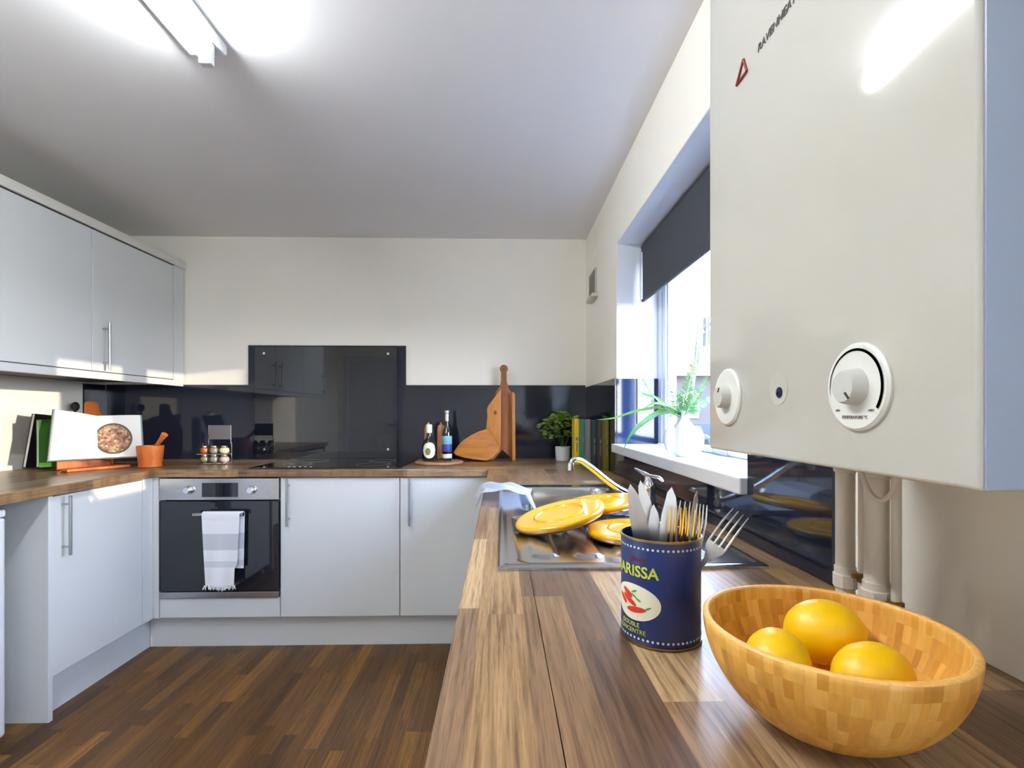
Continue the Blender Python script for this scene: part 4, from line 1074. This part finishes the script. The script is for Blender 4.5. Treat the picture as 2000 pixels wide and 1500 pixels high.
# dish photograph printed on the right page
def dish_mat():
    t_ = NT('dish_photograph'); v = t_.node('ShaderNodeTexVoronoi'); v.inputs['Scale'].default_value = 95; t_.link(t_.coords(), v.inputs['Vector'])
    s_ = t_.node('ShaderNodeSeparateColor'); t_.link(v.outputs['Color'], s_.inputs[0])
    c_ = t_.ramp(s_.outputs[0], [(0, lin((112, 64, 48))), (.3, lin((176, 120, 96))), (.5, lin((206, 170, 140))), (.7, lin((140, 84, 66))), (.85, lin((128, 140, 84))), (1, lin((216, 196, 170)))])
    t_.link(c_, t_.p.inputs['Base Color']); t_.p.inputs['Roughness'].default_value = .5; return t_.m
bm = B(); n = 40; ux = (TR_-TL).normalized(); uy = (TL-BL).normalized()
cen = TL.lerp(TR_, .38).lerp(BL.lerp(BR_, .38), .56)
W_ = (TR_-TL).length
ring = []
for k in range(n):
    a = 2*pi*k/n; ring.append(cen+ux*W_*.37*cos(a)+uy*W_*.40*sin(a)+nrm*.0175)
rim_o = [cen+ux*W_*.42*cos(2*pi*k/n)+uy*W_*.45*sin(2*pi*k/n)+nrm*.0172 for k in range(n)]
vs = [bm.verts.new(p_) for p_ in ring]; vo = [bm.verts.new(p_) for p_ in rim_o]
bm.faces.new(vs)
for k in range(n): f = bm.faces.new((vs[k], vs[(k+1) % n], vo[(k+1) % n], vo[k])); f.material_index = 1
obj('dish_picture', bm, [dish_mat(), mat('plate_rim_print', (96, 84, 66), .5)], rp)
cvm = mat('teal_grey_cover', (120, 146, 140), .5)
quad_page((at(102, 799, Yl+.056), at(188, 812, Yg+.056), at(192, 897, Yg-.004), at(91, 902, Yl-.004)), 'cover', cvm, .003, bulge=0)
quad_page((at(188, 812, Yg+.056), at(277, 811, Yr+.056), at(282, 894, Yr-.004), at(192, 897, Yg-.004)), 'cover', cvm, .003, bulge=0)
# wooden stand foot
t = thing('book_stand', 'orange wooden ledge of the stand supporting the open cookbook', 'stand', (-2.0, 2.60, .9105))
bm = B(); a, b = at(128, 912, 2.46), at(252, 905, 2.70); dv = (b-a); dv.z = 0; L_ = dv.length; an = math.atan2(dv.y, dv.x)
box(bm, 0, L_, -.015, .05, .9110, .9245, .003, M=T(a.x, a.y, 0) @ RZ(an)); obj('ledge', bm, M['terra'], t)
bm = B(); box(bm, .02, L_-.02, .130, .142, .9110, 1.06, .003, M=T(a.x, a.y, 0) @ RZ(an)); obj('back_rest', bm, M['terra'], t)
# orange board with handle behind, black spoon end, dark and green books on the left
t = thing('chopping_board', 'bright orange board with a rounded handle rising behind the cookbook', 'board', (-2.13, 2.86, .9105))
P_ = [at(x_, y_, 2.86) for x_, y_ in ((150, 900), (152, 830), (165, 812), (169, 806), (168, 781), (172, 778), (187, 778), (192, 782), (193, 797), (200, 808), (215, 818), (222, 835), (222, 900))]
xc = sum(p_.x for p_ in P_)/len(P_); zb = min(p_.z for p_ in P_); t.location = (xc, 2.86, .9105)
bm = B(); prism(bm, [(p_.x-xc, p_.z-zb) for p_ in P_], 0, .014, RX(pi/2), bev=.003); obj('wood', bm, M['oran'], t, True, local=True)
t = thing('ladle', 'black utensil with a round end showing behind the cookbook', 'utensil', (-2.19, 2.90, .9105))
c = at(147, 794, 2.90)
bm = B(); lathe(bm, [(0, -.009), (.018, -.007), (.026, 0), (.018, .007), (0, .009)], 28, T(*c) @ RX(pi/2)); obj('head', bm, M['dark'], t, True)
bm = B(); tube(bm, [(c.x, c.y, c.z-.02), (c.x+.01, c.y+.01, .9115)], .006, 8); obj('handle', bm, M['dark'], t, True)
def slab(name, pts, Ya, Yb_, thick, m, label, pages=None):
    P_ = [at(x_, y_, Ya if i in (0, 3) else Yb_) for i, (x_, y_) in enumerate(pts)]
    dv = P_[1]-P_[0]; dv.z = 0; nn = Vector((0, 0, 1)).cross(dv.normalized())
    if nn.y < 0: nn = -nn
    c_ = sum(P_, Vector())/4; t = thing(name, label, 'book', (c_.x, c_.y, min(p_.z for p_ in P_)))
    def sl(a, b, nm, mm, ins=0):
        bm = B(); q = [p_+nn*a for p_ in P_]+[p_+nn*b for p_ in P_]
        if ins:
            cc = sum(q, Vector())/8; q = [cc+(v-cc)*(1-ins) if True else v for v in q]
        vs = [bm.verts.new(v) for v in q]
        for f in ((0, 1, 2, 3), (7, 6, 5, 4), (0, 4, 5, 1), (1, 5, 6, 2), (2, 6, 7, 3), (3, 7, 4, 0)): bm.faces.new([vs[k] for k in f])
        obj(nm, bm, mm, t)
    sl(0, .002, 'cover', m); sl(.0025, thick-.0025, 'pages', M['paper'], .03); sl(thick-.002, thick, 'cover', m)
slab('book', ((76, 820), (128, 818), (128, 910), (76, 913)), 2.50, 2.62, .016, M['green'], 'green-covered book leaning behind the open cookbook on its left')
slab('book', ((69, 808), (112, 812), (100, 911), (50, 914)), 2.58, 2.70, .018, M['dark'], 'dark purple-black book leaning at the far left against the wall')

# ------------------------------------------------------------------ outside
OUT = {'g': mat('garden_ground', (66, 70, 64), .9, var=.2, nscale=.5)}
bm = B(); box(bm, .9, 70, -30, 80, -.6, -.5); o = obj('garden_ground', bm, OUT['g']); o['kind'] = 'structure'
t = thing('house', 'pale house with an orange tiled roof seen through the window', 'house', (10.5, 26, -.5))
bm = B(); box(bm, 7.5, 13.5, 24, 30, -.5, 3.0); obj('wall', bm, mat('pale_render', (58, 55, 54), .8), t)
bm = B(); prism(bm, [(7.1, 3.0), (13.9, 3.0), (10.5, 5.4)], -30.4, -23.6, RX(pi/2)); obj('roof', bm, mat('orange_tiles', (92, 62, 50), .8, var=.2, nscale=3), t)
bm = B(); box(bm, 8.6, 9.5, 23.95, 24.0, 1.0, 2.2); obj('window', bm, M['glass_dk'], t)
bm = B(); box(bm, 8.2, 8.8, 25.5, 26.3, 3.0, 5.6, .03); obj('chimney', bm, mat('grey_chimney', (60, 54, 52), .8), t)
bm = B(); box(bm, 1.3, 9.0, 13.0, 13.06, -.5, .95)
tag(obj('garden_fence', bm, mat('blue_grey_fence', (44, 52, 60), .8)), 'blue-grey garden fence outside below the house', 'fence')
def bush(loc, r, col, label, seed):
    t = thing('shrub', label, 'shrub', loc, group='garden shrubs beyond the window')
    bm = B(); bmesh.ops.create_icosphere(bm, subdivisions=4, radius=1.0); rnd = random.Random(seed)
    from mathutils import noise
    for v in bm.verts:
        k = 1+.35*noise.noise(v.co*2.2+Vector((seed, 0, 0)))+.15*noise.noise(v.co*7); v.co = Vector((v.co.x*r*k, v.co.y*r*k, r*.95+v.co.z*r*k*1.0))
    obj('foliage', bm, mat('shrub_green', col, .8, var=.4, nscale=6), t, False, local=True)
    bm = B(); tube(bm, [(0, 0, 0), (0, 0, r)], r*.08, 8); obj('trunk', bm, M['handlewood'], t, True, local=True)
bush((4.3, 12.0, -.5), .75, (20, 30, 25), 'dark green rounded shrub by the fence', 3)
bush((6.2, 12.0, -.5), .65, (36, 48, 34), 'lighter green shrub right of the dark one', 9)
